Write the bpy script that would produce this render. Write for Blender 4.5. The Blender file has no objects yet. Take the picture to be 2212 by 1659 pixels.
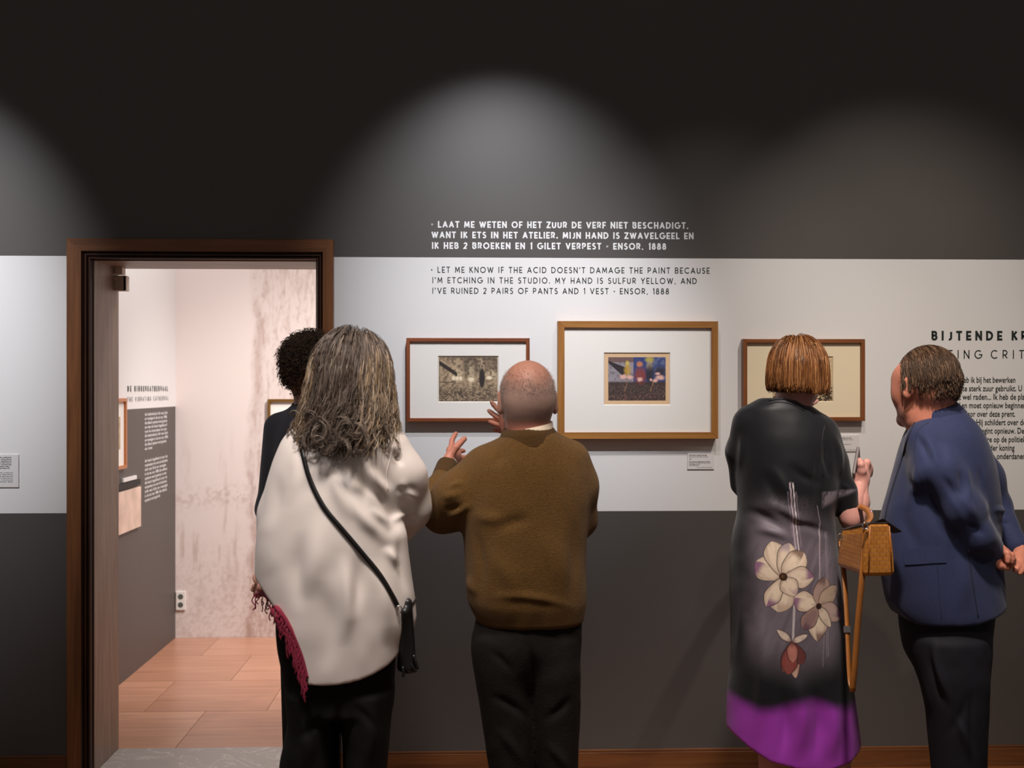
import bpy, math, random
import numpy as np
from mathutils import Vector, Matrix
from mathutils.bvhtree import BVHTree

# ---------------------------------------------------------------- camera
FPX = 2500.0; CX = 1106.0; HY = 838.0; EYE = 1.6
YAW = math.radians(2.0)
FW = np.array([math.sin(YAW), math.cos(YAW), 0.0])
RT = np.array([math.cos(YAW), -math.sin(YAW), 0.0])
WALL = 4.85          # front face of the exhibition wall
sc = bpy.context.scene
cam_d = bpy.data.cameras.new('camera'); cam = bpy.data.objects.new('camera', cam_d)
sc.collection.objects.link(cam); sc.camera = cam
cam.location = (0, 0, EYE); cam.rotation_euler = (math.pi/2, 0, -YAW)
cam_d.sensor_width = 36; cam_d.lens = FPX*36/2212
cam_d.shift_y = (HY-829.5)/2212
cam_d.clip_start = .05; cam_d.clip_end = 60
cam_d.dof.use_dof = True; cam_d.dof.focus_distance = 4.25; cam_d.dof.aperture_fstop = 3.2

def srgb(r, g, b):
    f = lambda c: ((c/255+.055)/1.055)**2.4 if c/255 > .04045 else c/255/12.92
    return (f(r), f(g), f(b))

# ---------------------------------------------------------------- world, lights, exposure
w = bpy.data.worlds.new('world'); sc.world = w; w.use_nodes = True
w.node_tree.nodes['Background'].inputs[0].default_value = (1.0, .90, .84, 1)
w.node_tree.nodes['Background'].inputs[1].default_value = 0.10
sc.view_settings.view_transform = 'Standard'; sc.view_settings.look = 'None'
sc.view_settings.gamma = 1; sc.view_settings.use_curve_mapping = False
sc.view_settings.exposure = 0.0

def spot(name, loc, target, power, angle, blend=.6, col=(1, 1, 1), size=.03):
    l = bpy.data.lights.new(name, 'SPOT'); o = bpy.data.objects.new(name, l)
    sc.collection.objects.link(o); o.location = loc
    o.rotation_euler = (Vector(target)-Vector(loc)).to_track_quat('-Z', 'Y').to_euler()
    l.energy = power; l.spot_size = math.radians(angle); l.spot_blend = blend
    l.color = col; l.shadow_soft_size = size
    return o
def area(name, loc, target, power, sx, sy, col=(1, 1, 1)):
    l = bpy.data.lights.new(name, 'AREA'); o = bpy.data.objects.new(name, l)
    sc.collection.objects.link(o); o.location = loc
    o.rotation_euler = (Vector(target)-Vector(loc)).to_track_quat('-Z', 'Y').to_euler()
    l.energy = power; l.shape = 'RECTANGLE'; l.size = sx; l.size_y = sy; l.color = col
    return o
COOL = (.95, .95, 1.0); WARM = (1.0, .84, .68)
# wall washers on the ceiling track
spot('track_spot', (.10, 2.65, 3.75), (.13, WALL, 1.93), 290, 39, 1.0, COOL)
spot('track_spot', (.35, 3.25, 3.7), (.25, WALL, 1.22), 95, 44, 1.0, (.98, .96, .98))
spot('track_spot', (1.0, 3.1, 3.8), (1.05, WALL, 1.4), 75, 46, 1.0, (1, .93, .88))
spot('track_spot', (-2.45, 2.65, 3.75), (-2.42, WALL, 1.85), 460, 42, 1.0, COOL)
spot('track_spot', (1.85, 2.95, 3.85), (1.85, WALL, 1.32), 200, 52, 1.0, (1, .89, .80))
# two fill spots added for the visitors' backs, then key and wall spots
spot('ceiling_key_fill', (-.75, 2.1, 3.9), (-.60, 3.3, 1.0), 270, 44, 1.0, (1, .93, .90), .20)
spot('ceiling_key_fill', (.15, 2.2, 3.9), (.0, 3.35, 1.0), 230, 38, 1.0, (1, .88, .78), .20)
spot('ceiling_key_fill', (.80, 2.3, 3.85), (1.10, 3.65, .7), 430, 38, .9, (1, .88, .80), .10)
spot('ceiling_key_fill', (1.0, 1.2, 3.9), (2.0, 4.7, .8), 120, 32, .8, WARM, .04)
# the room beyond the doorway
area('room_light', (-.6, 6.0, 3.9), (-.8, 6.4, 0), 44, 1.6, .8, (1, .93, .90))
spot('room_spot', (.35, 5.5, 3.6), (-1.25, 7.5, .15), 560, 60, 1.0, (1, .95, .92), .1)
spot('room_spot', (-.9, 6.2, 3.6), (-2.3, 6.8, 1.5), 42, 80, 1.0, (.97, .97, 1), .1)

# ---------------------------------------------------------------- pixel helpers: a ray of the photo met with an upright plane
def at(px, py, Y):
    d = FW + RT*((px-CX)/FPX) + np.array([0, 0, (HY-py)/FPX])
    return d*(Y/d[1]) + np.array([0, 0, EYE])
def proj(v):
    v = np.asarray(v, float)
    X = v @ RT; Z = v @ FW
    return CX+FPX*X/Z, HY-FPX*(v[..., 2]-EYE)/Z

# ---------------------------------------------------------------- object helpers
COL = sc.collection
def tag(o, label=None, cat=None, group=None, kind=None):
    if label: o['label'] = label
    if cat: o['category'] = cat
    if group: o['group'] = group
    if kind: o['kind'] = kind
    return o
def empty(name, loc, label=None, cat=None, group=None):
    o = bpy.data.objects.new(name, None); COL.objects.link(o); o.location = loc
    o.empty_display_size = .05
    return tag(o, label, cat, group)
def link(name, me, mat=None, parent=None):
    o = bpy.data.objects.new(name, me); COL.objects.link(o)
    if mat is not None:
        for m in (mat if isinstance(mat, (list, tuple)) else [mat]): me.materials.append(m)
    if parent is not None:
        o.parent = parent
        o.matrix_parent_inverse = Matrix.Translation(-world_loc(parent))
    return o
def world_loc(o):
    return Vector(o.location) + (world_loc(o.parent) + (o.matrix_parent_inverse.translation) if o.parent else Vector((0, 0, 0)))
def qmesh(name, V, Q, smooth=True, col=None):
    """fast mesh from arrays; Q is an (n,4) or (n,3) array"""
    V = np.asarray(V, np.float32); Q = np.asarray(Q, np.int32)
    me = bpy.data.meshes.new(name); n, k = Q.shape
    me.vertices.add(len(V)); me.vertices.foreach_set('co', V.ravel())
    me.loops.add(n*k); me.loops.foreach_set('vertex_index', Q.ravel())
    me.polygons.add(n); me.polygons.foreach_set('loop_start', np.arange(0, n*k, k, dtype=np.int32))
    me.update(calc_edges=True); me.validate()
    me.polygons.foreach_set('use_smooth', np.full(len(me.polygons), smooth))
    if col is not None: setcol(me, col)
    return me
def setcol(me, col):
    a = me.color_attributes.new('Col', 'FLOAT_COLOR', 'POINT')
    c = np.ones((len(me.vertices), 4), np.float32); c[:, :3] = col
    a.data.foreach_set('color', c.ravel())

class MB:
    """collects boxes, prisms and tubes; build() links them as one mesh"""
    def __init__(s): s.v = []; s.f = []; s.m = []
    def add(s, vs, fs, mi=0):
        b = len(s.v); s.v += [tuple(map(float, v)) for v in vs]
        s.f += [tuple(i+b for i in f) for f in fs]; s.m += [mi]*len(fs); return s
    def box(s, lo, hi, mi=0, bev=0):
        x0, y0, z0 = lo; x1, y1, z1 = hi
        return s.add([(x0, y0, z0), (x1, y0, z0), (x1, y1, z0), (x0, y1, z0), (x0, y0, z1), (x1, y0, z1), (x1, y1, z1), (x0, y1, z1)],
                     [(0, 3, 2, 1), (4, 5, 6, 7), (0, 1, 5, 4), (1, 2, 6, 5), (2, 3, 7, 6), (3, 0, 4, 7)], mi)
    def obox(s, c, ax, h, mi=0):
        c = np.array(c, float); a, b, d = [np.array(q, float)*k for q, k in zip(ax, h)]
        vs = [c+i*a+j*b+k*d for k in (-1, 1) for i, j in ((-1, -1), (1, -1), (1, 1), (-1, 1))]
        return s.add(vs, [(0, 3, 2, 1), (4, 5, 6, 7), (0, 1, 5, 4), (1, 2, 6, 5), (2, 3, 7, 6), (3, 0, 4, 7)], mi)
    def tube(s, pts, r, n=8, mi=0, flat=None, up=None, closed=False):
        """sweep; flat=(half width, half thickness) gives a strap whose width lies across `up`"""
        P = np.array(pts, float); T = np.gradient(P, axis=0) if not closed else np.roll(P, -1, 0)-np.roll(P, 1, 0)
        T /= np.linalg.norm(T, axis=1)[:, None]+1e-12
        rr = np.broadcast_to(np.asarray(r, float), (len(P),))
        vs = []; N = None
        for i in range(len(P)):
            if up is not None: u = np.array(up[i] if np.ndim(up) == 2 else up, float)
            elif N is None: u = np.array([0, 0, 1.]) if abs(T[i][2]) < .9 else np.array([1., 0, 0])
            else: u = N
            N = u-T[i]*np.dot(u, T[i]); N /= np.linalg.norm(N)+1e-12; B = np.cross(T[i], N)
            if flat:
                for a, b in ((-1, -1), (1, -1), (1, 1), (-1, 1)): vs.append(P[i]+B*a*flat[0]+N*b*flat[1])
            else:
                for k in range(n):
                    t = 2*math.pi*k/n; vs.append(P[i]+rr[i]*(N*math.cos(t)+B*math.sin(t)))
        if flat: n = 4
        m = len(P); fs = []
        for i in range(m if closed else m-1):
            for k in range(n):
                j = (i+1) % m
                fs.append((i*n+k, i*n+(k+1) % n, j*n+(k+1) % n, j*n+k))
        if not closed: fs += [tuple(range(n))[::-1], tuple((m-1)*n+k for k in range(n))]
        return s.add(vs, fs, mi)
    def build(s, name, mat, parent=None, smooth=False, bevel=0):
        me = bpy.data.meshes.new(name); me.from_pydata(s.v, [], s.f); me.update()
        me.polygons.foreach_set('material_index', s.m)
        me.polygons.foreach_set('use_smooth', [smooth]*len(s.f))
        o = link(name, me, mat, parent)
        if bevel:
            b = o.modifiers.new('bevel', 'BEVEL'); b.width = bevel; b.segments = 2; b.limit_method = 'ANGLE'
        return o
def spline(pts, n=8):
    P = np.array(pts, float); out = []
    Q = np.vstack([2*P[0]-P[1], P, 2*P[-1]-P[-2]])
    for i in range(1, len(Q)-2):
        for k in range(n):
            t = k/n; a, b, c, d = Q[i-1:i+3]
            out.append(.5*((2*b)+(-a+c)*t+(2*a-5*b+4*c-d)*t*t+(-a+3*b-3*c+d)*t**3))
    out.append(P[-1]); return np.array(out)

# ---------------------------------------------------------------- numpy value noise
def vnoise(x, y, seed=0):
    xi = np.floor(x).astype(np.int64); yi = np.floor(y).astype(np.int64); fx = x-xi; fy = y-yi
    def h(a, b):
        n = (a*374761393+b*668265263+seed*974711) & 0xffffffff
        n = ((n ^ (n >> 13))*1274126177) & 0xffffffff
        return ((n ^ (n >> 16)) & 0xffff)/65535.
    u = fx*fx*(3-2*fx); v = fy*fy*(3-2*fy)
    return (h(xi, yi)*(1-u)+h(xi+1, yi)*u)*(1-v)+(h(xi, yi+1)*(1-u)+h(xi+1, yi+1)*u)*v
def fbm(x, y, seed=0, o=4):
    s = 0; a = .5; t = 0
    for i in range(o):
        s = s+a*vnoise(x*2**i, y*2**i, seed+i); t += a; a *= .55
    return s/t
def sstep(a, b, x):
    t = np.clip((x-a)/(b-a), 0, 1); return t*t*(3-2*t)

# ---------------------------------------------------------------- materials
def mat(name, col=(.5, .5, .5), rough=.6, metal=0, spec=.5, attr=False, noise=None, bump=None, coat=0, sheen=0, emis=None):
    """noise=(scale, strength, stretch xyz)   bump=(scale, strength, distance)"""
    m = bpy.data.materials.new(name); m.use_nodes = True; nt = m.node_tree; N = nt.nodes; Lk = nt.links
    b = N['Principled BSDF']
    b.inputs['Base Color'].default_value = (*col, 1); b.inputs['Roughness'].default_value = rough
    b.inputs['Metallic'].default_value = metal; b.inputs['Specular IOR Level'].default_value = spec
    if coat: b.inputs['Coat Weight'].default_value = coat
    if sheen: b.inputs['Sheen Weight'].default_value = sheen; b.inputs['Sheen Roughness'].default_value = .5
    tc = N.new('ShaderNodeTexCoord')
    src = None
    if attr:
        a = N.new('ShaderNodeAttribute'); a.attribute_name = 'Col'; src = a.outputs['Color']
    if noise:
        mp = N.new('ShaderNodeMapping'); Lk.new(tc.outputs['Object'], mp.inputs[0])
        mp.inputs['Scale'].default_value = noise[2] if len(noise) > 2 else (1, 1, 1)
        n = N.new('ShaderNodeTexNoise'); n.inputs['Scale'].default_value = noise[0]; n.inputs['Detail'].default_value = 5
        Lk.new(mp.outputs[0], n.inputs['Vector'])
        mr = N.new('ShaderNodeMapRange'); Lk.new(n.outputs['Fac'], mr.inputs[0])
        mr.inputs[1].default_value = .25; mr.inputs[2].default_value = .75
        mr.inputs[3].default_value = 1-noise[1]; mr.inputs[4].default_value = 1+noise[1]
        mx = N.new('ShaderNodeVectorMath'); mx.operation = 'SCALE'
        if src: Lk.new(src, mx.inputs[0])
        else: mx.inputs[0].default_value = col
        Lk.new(mr.outputs[0], mx.inputs['Scale']); src = mx.outputs[0]
    if src: Lk.new(src, b.inputs['Base Color'])
    if bump:
        n = N.new('ShaderNodeTexNoise'); n.inputs['Scale'].default_value = bump[0]; n.inputs['Detail'].default_value = 3
        Lk.new(tc.outputs['Object'], n.inputs['Vector'])
        bp = N.new('ShaderNodeBump'); bp.inputs['Strength'].default_value = bump[1]; bp.inputs['Distance'].default_value = bump[2]
        Lk.new(n.outputs['Fac'], bp.inputs['Height']); Lk.new(bp.outputs[0], b.inputs['Normal'])
    if emis: b.inputs['Emission Color'].default_value = (*emis, 1); b.inputs['Emission Strength'].default_value = 1
    return m
def wood(name, c1, c2, axis='z', rough=.4, scale=1., coat=.15):
    m = bpy.data.materials.new(name); m.use_nodes = True; nt = m.node_tree; N = nt.nodes; Lk = nt.links; b = N['Principled BSDF']
    b.inputs['Roughness'].default_value = rough; b.inputs['Coat Weight'].default_value = coat; b.inputs['Coat Roughness'].default_value = .3
    tc = N.new('ShaderNodeTexCoord'); mp = N.new('ShaderNodeMapping'); Lk.new(tc.outputs['Object'], mp.inputs[0])
    mp.inputs['Scale'].default_value = {'z': (45, 45, 2.5), 'x': (2.5, 45, 45), 'y': (45, 2.5, 45)}[axis]
    n = N.new('ShaderNodeTexNoise'); n.inputs['Scale'].default_value = scale; n.inputs['Detail'].default_value = 6; n.inputs['Distortion'].default_value = .6
    Lk.new(mp.outputs[0], n.inputs['Vector'])
    r = N.new('ShaderNodeValToRGB'); r.color_ramp.elements[0].position = .3; r.color_ramp.elements[1].position = .72
    r.color_ramp.elements[0].color = (*c1, 1); r.color_ramp.elements[1].color = (*c2, 1)
    Lk.new(n.outputs['Fac'], r.inputs[0]); Lk.new(r.outputs[0], b.inputs['Base Color'])
    bp = N.new('ShaderNodeBump'); bp.inputs['Strength'].default_value = .25; bp.inputs['Distance'].default_value = .0006
    Lk.new(n.outputs['Fac'], bp.inputs['Height']); Lk.new(bp.outputs[0], b.inputs['Normal'])
    return m

M = {}
M['dark_paint'] = mat('dark_paint', (.084, .075, .070), .38, spec=.6, noise=(1.6, .07), bump=(300, .12, .0006))
M['white_paint'] = mat('white_paint', (.78, .77, .76), .65, noise=(1.2, .015), bump=(260, .10, .0006))
M['plain_black'] = mat('plain_black', (.012, .011, .011), .6)
M['vinyl_black'] = mat('vinyl_black', (.012, .018, .016), .5)
M['vinyl_white'] = mat('vinyl_white', (.85, .85, .85), .5)
M['arch_wood'] = wood('architrave_wood', srgb(108, 64, 34), srgb(144, 92, 52), 'z', .38)
M['arch_wood_x'] = wood('architrave_wood_across', srgb(108, 64, 34), srgb(144, 92, 52), 'x', .38)
M['arch_dark'] = wood('moulding_wood', srgb(46, 24, 14), srgb(70, 40, 24), 'z', .35)
M['jamb_wood'] = wood('jamb_wood', srgb(112, 92, 78), srgb(160, 138, 120), 'z', .5, 1.3)
M['jamb_wood_x'] = wood('jamb_wood_across', srgb(116, 96, 84), srgb(168, 146, 130), 'x', .5, 1.3)
M['base_wood'] = wood('baseboard_wood', srgb(92, 52, 26), srgb(124, 76, 40), 'x', .4)
M['mat_board'] = mat('mat_board', (.86, .83, .78), .8, bump=(500, .1, .0004))
M['mat_cream'] = mat('mat_cream', srgb(238, 222, 190), .8)
M['card'] = mat('label_card', (.74, .71, .70), .6)
M['print'] = mat('print', attr=True, rough=.75)
g = mat('museum_glass', (1, 1, 1), .02); nt = g.node_tree
tr = nt.nodes.new('ShaderNodeBsdfTransparent'); gl = nt.nodes.new('ShaderNodeBsdfGlossy'); gl.inputs['Roughness'].default_value = .02
mx = nt.nodes.new('ShaderNodeMixShader'); mx.inputs[0].default_value = .008
nt.links.new(tr.outputs[0], mx.inputs[1]); nt.links.new(gl.outputs[0], mx.inputs[2])
nt.links.new(mx.outputs[0], nt.nodes['Material Output'].inputs['Surface']); M['glass'] = g

# ================================================================ THE SETTING
def wx(px, py=838): return float(at(px, py, WALL)[0])
def wz(px, py): return float(at(px, py, WALL)[2])
T = .32                                   # wall thickness
BACK = WALL+T
Z_TOP = 4.1; ZB1 = 2.146; ZB0 = 1.082     # white band
XO0, XO1 = wx(201), wx(684)               # rough door opening
ZO = wz(440, 560)
XL, XR = -3.3, 3.3
mb = MB()
for x0, x1 in ((XL, XO0), (XO1, XR)):
    mb.box((x0, WALL, 0), (x1, BACK, ZB0), 0)
    mb.box((x0, WALL, ZB0), (x1, BACK, ZB1), 1)
    if True: mb.box((x0, WALL, ZB1), (x1, BACK, Z_TOP), 0)
mb.box((XO0, WALL, ZO), (XO1, BACK, Z_TOP), 0)
wall = tag(mb.build('wall_back', [M['dark_paint'], M['white_paint']]), kind='structure')

# gallery floor: strip parquet, joints left open
flr = MB().box((XL, -1.0, -.06), (XR, WALL, -.014)).build('floor', mat('floor_gap', (.02, .012, .008), .8))
tag(flr, kind='structure')
rng = random.Random(4)
board_m = [wood('parquet_%d' % i, srgb(*a), srgb(*b), 'x', .3, 1, .3) for i, (a, b) in enumerate((((112, 66, 34), (150, 96, 54)), ((98, 56, 28), (134, 82, 46)), ((124, 76, 42), (160, 104, 62))))]
bw = .12; y = WALL-.001; row = 0
proto = []
for m in board_m:
    me = bpy.data.meshes.new('floor_board'); q = MB().box((0, 0, -.014), (.998, bw-.002, 0)); me.from_pydata(q.v, [], q.f); me.materials.append(m); proto.append(me)
while y > 3.2:
    x = XL-.5*(row % 2)
    while x < XR:
        me = rng.choice(proto)
        o = bpy.data.objects.new('floor_board', me); COL.objects.link(o); o.parent = flr; o.location = (x, y-bw, 0); x += 1.0
    y -= bw; row += 1
fb = MB()
while y > -1:
    fb.box((XL, y-bw+.002, -.014), (XR, y, 0)); y -= bw
o = fb.build('far_boards', board_m[0], flr); o['kind'] = 'stuff'

# baseboards
for nm, x0, x1 in (('baseboard_left', XL, wx(147)-.002), ('baseboard_right', wx(724)+.012, XR)):
    b = MB(); b.box((x0, WALL-.018, 0), (x1, WALL, .072)); b.box((x0, WALL-.012, .072), (x1, WALL, .082))
    tag(b.build(nm, M['base_wood'], bevel=.002), kind='structure')

# ---- doorway: architrave with stepped mouldings, jambs, soffit, threshold
door = tag(empty('door_1', (wx(440), WALL, 0)), 'opening into the next room with dark wooden architrave and plain jambs', kind='structure')
XA0, XA1 = wx(149), wx(722); ZA = wz(440, 518)
def arch_profile():      # (distance from outer edge, projection before the wall)
    return [(0, 0), (0, .030), (.004, .034), (.060, .034), (.064, .028), (.068, .020), (.073, .026), (.079, .026), (.083, .016), (.088, .022), (.094, .022), (.098, .010), (.104, .004), (.104, 0)]
pf = arch_profile()
def arch_leg(side):
    q = MB(); s = 1 if side == 'l' else -1; xo = XA0 if side == 'l' else XA1
    vs = []; n = len(pf); k = 1.0 if side == 'l' else .72
    for zt in (0, 1):
        for d, p in pf: vs.append((xo+s*d*k, WALL-p, 0 if zt == 0 else ZA-d*.86))
    fs = [(i, i+1, n+i+1, n+i) if s < 0 else (i+1, i, n+i, n+i+1) for i in range(n-1)]
    fs += [tuple(range(n)), tuple(range(n, 2*n))[::-1]]
    return q.add(vs, fs, 0)
def two_tone(o, mats):
    me = o.data
    for m in mats: me.materials.append(m)
    for p in me.polygons:
        c = p.center
        d = min(abs(c.x-XA0), abs(c.x-XA1)*1.3, abs(c.z-ZA)*1.16) if False else None
    return o
def split_mat(mbx, n):   # face strips past the flat board take the darker moulding wood
    for i in range(len(mbx.m)):
        mbx.m[i] = 1 if (i < n-1 and i >= 3) else 0
    return mbx
split_mat(arch_leg('l'), len(pf)).build('architrave', [M['arch_wood'], M['arch_dark']], door)
split_mat(arch_leg('r'), len(pf)).build('architrave', [M['arch_wood'], M['arch_dark']], door)
q = MB(); n = len(pf); vs = []
for e in (0, 1):
    for d, p in pf: vs.append(((XA0+d) if e == 0 else XA1-d*.72, WALL-p, ZA-d*.86))
q.add(vs, [(i, i+1, n+i+1, n+i) for i in range(n-1)] + [tuple(range(n))[::-1], tuple(range(n, 2*n))], 0)
split_mat(q, n).build('architrave', [M['arch_wood_x'], M['arch_dark']], door)
JX0, JX1, JZ = XA0+.100, XA1-.072, ZA-.088
MB().box((XO0-.01, WALL-.002, 0), (JX0+.004, BACK+.01, JZ+.01)).build('jamb', M['jamb_wood'], door)
MB().box((JX1-.004, WALL-.002, 0), (XO1+.01, BACK+.01, JZ+.01)).build('jamb', M['jamb_wood'], door)
MB().box((JX0+.004, WALL-.002, JZ), (JX1-.004, BACK+.01, ZO+.01)).build('soffit', M['jamb_wood_x'], door)

# marble threshold
mm = bpy.data.materials.new('grey_marble'); mm.use_nodes = True; N = mm.node_tree.nodes; Lk = mm.node_tree.links; b = N['Principled BSDF']
tc = N.new('ShaderNodeTexCoord'); n1 = N.new('ShaderNodeTexNoise'); n1.inputs['Scale'].default_value = 4.2; n1.inputs['Detail'].default_value = 8; n1.inputs['Distortion'].default_value = 1.6
Lk.new(tc.outputs['Object'], n1.inputs['Vector'])
r = N.new('ShaderNodeValToRGB'); e = r.color_ramp.elements; e[0].position = .0; e[0].color = (.36, .33, .31, 1); e[1].position = 1; e[1].color = (.40, .37, .35, 1)
for p, c in ((.485, (.40, .37, .35, 1)), (.5, (.60, .57, .54, 1)), (.515, (.41, .38, .36, 1))):
    z = e.new(p); z.color = c
Lk.new(n1.outputs['Fac'], r.inputs[0]); Lk.new(r.outputs[0], b.inputs['Base Color']); b.inputs['Roughness'].default_value = .35
tag(MB().box((JX0+.004, WALL-.03, -.03), (JX1-.004, BACK+.005, .006)).build('trim_1', mm, bevel=.003), 'grey marble door threshold with pale veins', kind='structure')

# ---- the next room
RY = 7.48                       # mural wall
LX = -2.02                      # its left wall (meets the mural wall)
def room_depth_x(px, py): return at(px, py, RY)
LX = float(at(379, 1373, RY)[0])
fl2 = tag(MB().box((LX-.1, BACK, -.06), (1.2, RY, -.012)).build('floor_next_room', mat('floor_gap_2', (.10, .05, .03), .8)), kind='structure')
fl2.name = 'floor'
tones = [wood('oak_panel_%d' % i, srgb(*a), srgb(*b), 'x', .32, .6, .25) for i, (a, b) in enumerate((((178, 126, 98), (204, 150, 122)), ((186, 134, 106), (212, 160, 130)), ((168, 116, 90), (194, 140, 112))))]
rng = random.Random(9); pr = []
for m in tones:
    me = bpy.data.meshes.new('floor_panel'); q = MB().box((0, 0, -.012), (.5975, .5975, 0)); me.from_pydata(q.v, [], q.f); me.materials.append(m); pr.append(me)
ang = math.radians(0)
yy = BACK+.006; j = 0
while yy < RY:
    xx = LX-.02-(.3 if j % 2 else 0)
    while xx < 1.0:
        wdt = .5975 if yy+.6 < RY else RY-yy-.002
        o = bpy.data.objects.new('floor_panel', rng.choice(pr)); COL.objects.link(o); o.parent = fl2
        o.location = (xx, yy, 0); o.scale = (1, wdt/.5975, 1); xx += .6
    yy += .6; j += 1
ZM = 1.482
mb = MB(); mb.box((LX-.2, BACK, 0), (LX, RY+.2, ZM), 0); mb.box((LX-.2, BACK, ZM), (LX, RY+.2, 3.9), 1)
tag(mb.build('wall_left', [mat('brown_paint', (.085, .072, .066), .5, bump=(250, .1, .0005)), M['white_paint']]), kind='structure')
# mural wall: printed wallpaper, scratchy vertical mass to the right, stippled lower third (a plain stand-in)
nx, nz = 300, 450; MX0, MX1 = LX, 1.2; MZ = 3.9
gx, gz = np.meshgrid(np.linspace(MX0, MX1-.0, nx), np.linspace(0, MZ, nz))
uu, vv = proj(np.stack([gx, np.full_like(gx, RY), gz], -1))
base = np.ones(gx.shape+(3,))*np.array(srgb(230, 217, 212))
edge = 545+14*fbm(gz*3, gz*0+2, 3)*2-14 - 30*sstep(700, 1150, vv)*fbm(gz*5, gz*0, 8)
mass = sstep(-6, 10, uu-edge)
strk = fbm(gx*64+fbm(gx*9, gz*7, 6)*2, gz*9+fbm(gx*4, gz*4, 5)*2, 11, 5); strk2 = fbm(gx*110, gz*26, 12, 4)
ink = mass*(sstep(.45, .75, strk)*.42+sstep(.5, .8, strk2)*.35+.16)
ink += np.exp(-((uu-edge-14)/9)**2)*sstep(.35, .7, fbm(gx*8, gz*3, 21))*.55*(vv > 600)
spire = sstep(.58, .75, fbm(gx*26, gz*3.6, 31, 4))*sstep(880, 1150, vv)*.5
st = fbm(gx*52, gz*46, 41, 4); dn = sstep(1100, 1330, vv)
st2 = fbm(gx*90+gz*30, gz*60-gx*30, 43, 3)
ink += spire*(1-mass)*sstep(1350, 1150, vv)+dn*(sstep(.46, .66, st)*.28+sstep(.5, .7, st2)*.22)
ink += np.exp(-((vv-1085-16*np.sin(gx*5))/22)**2)*sstep(.4, .65, st)*.5*(1-mass)
ink = np.clip(ink, 0, 1)*.68
cc = base*(1-ink[..., None])+np.array(srgb(160, 122, 106))*ink[..., None]
idx = np.arange(nx*nz).reshape(nz, nx)
Q = np.stack([idx[:-1, :-1], idx[:-1, 1:], idx[1:, 1:], idx[1:, :-1]], -1).reshape(-1, 4)
mural_v = np.stack([gx, np.full_like(gx, RY), gz], -1).reshape(-1, 3)
far = MB().box((LX-.2, RY+.002, 0), (1.4, RY+.2, MZ)).build('wall_far', M['white_paint']); tag(far, kind='structure')
link('printed_wallpaper', qmesh('printed_wallpaper', mural_v, Q, False, cc.reshape(-1, 3)), M['print'], far)
tag(MB().box((1.2, BACK, 0), (1.4, RY, 3.9)).build('wall_right', M['white_paint']), kind='structure')
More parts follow.
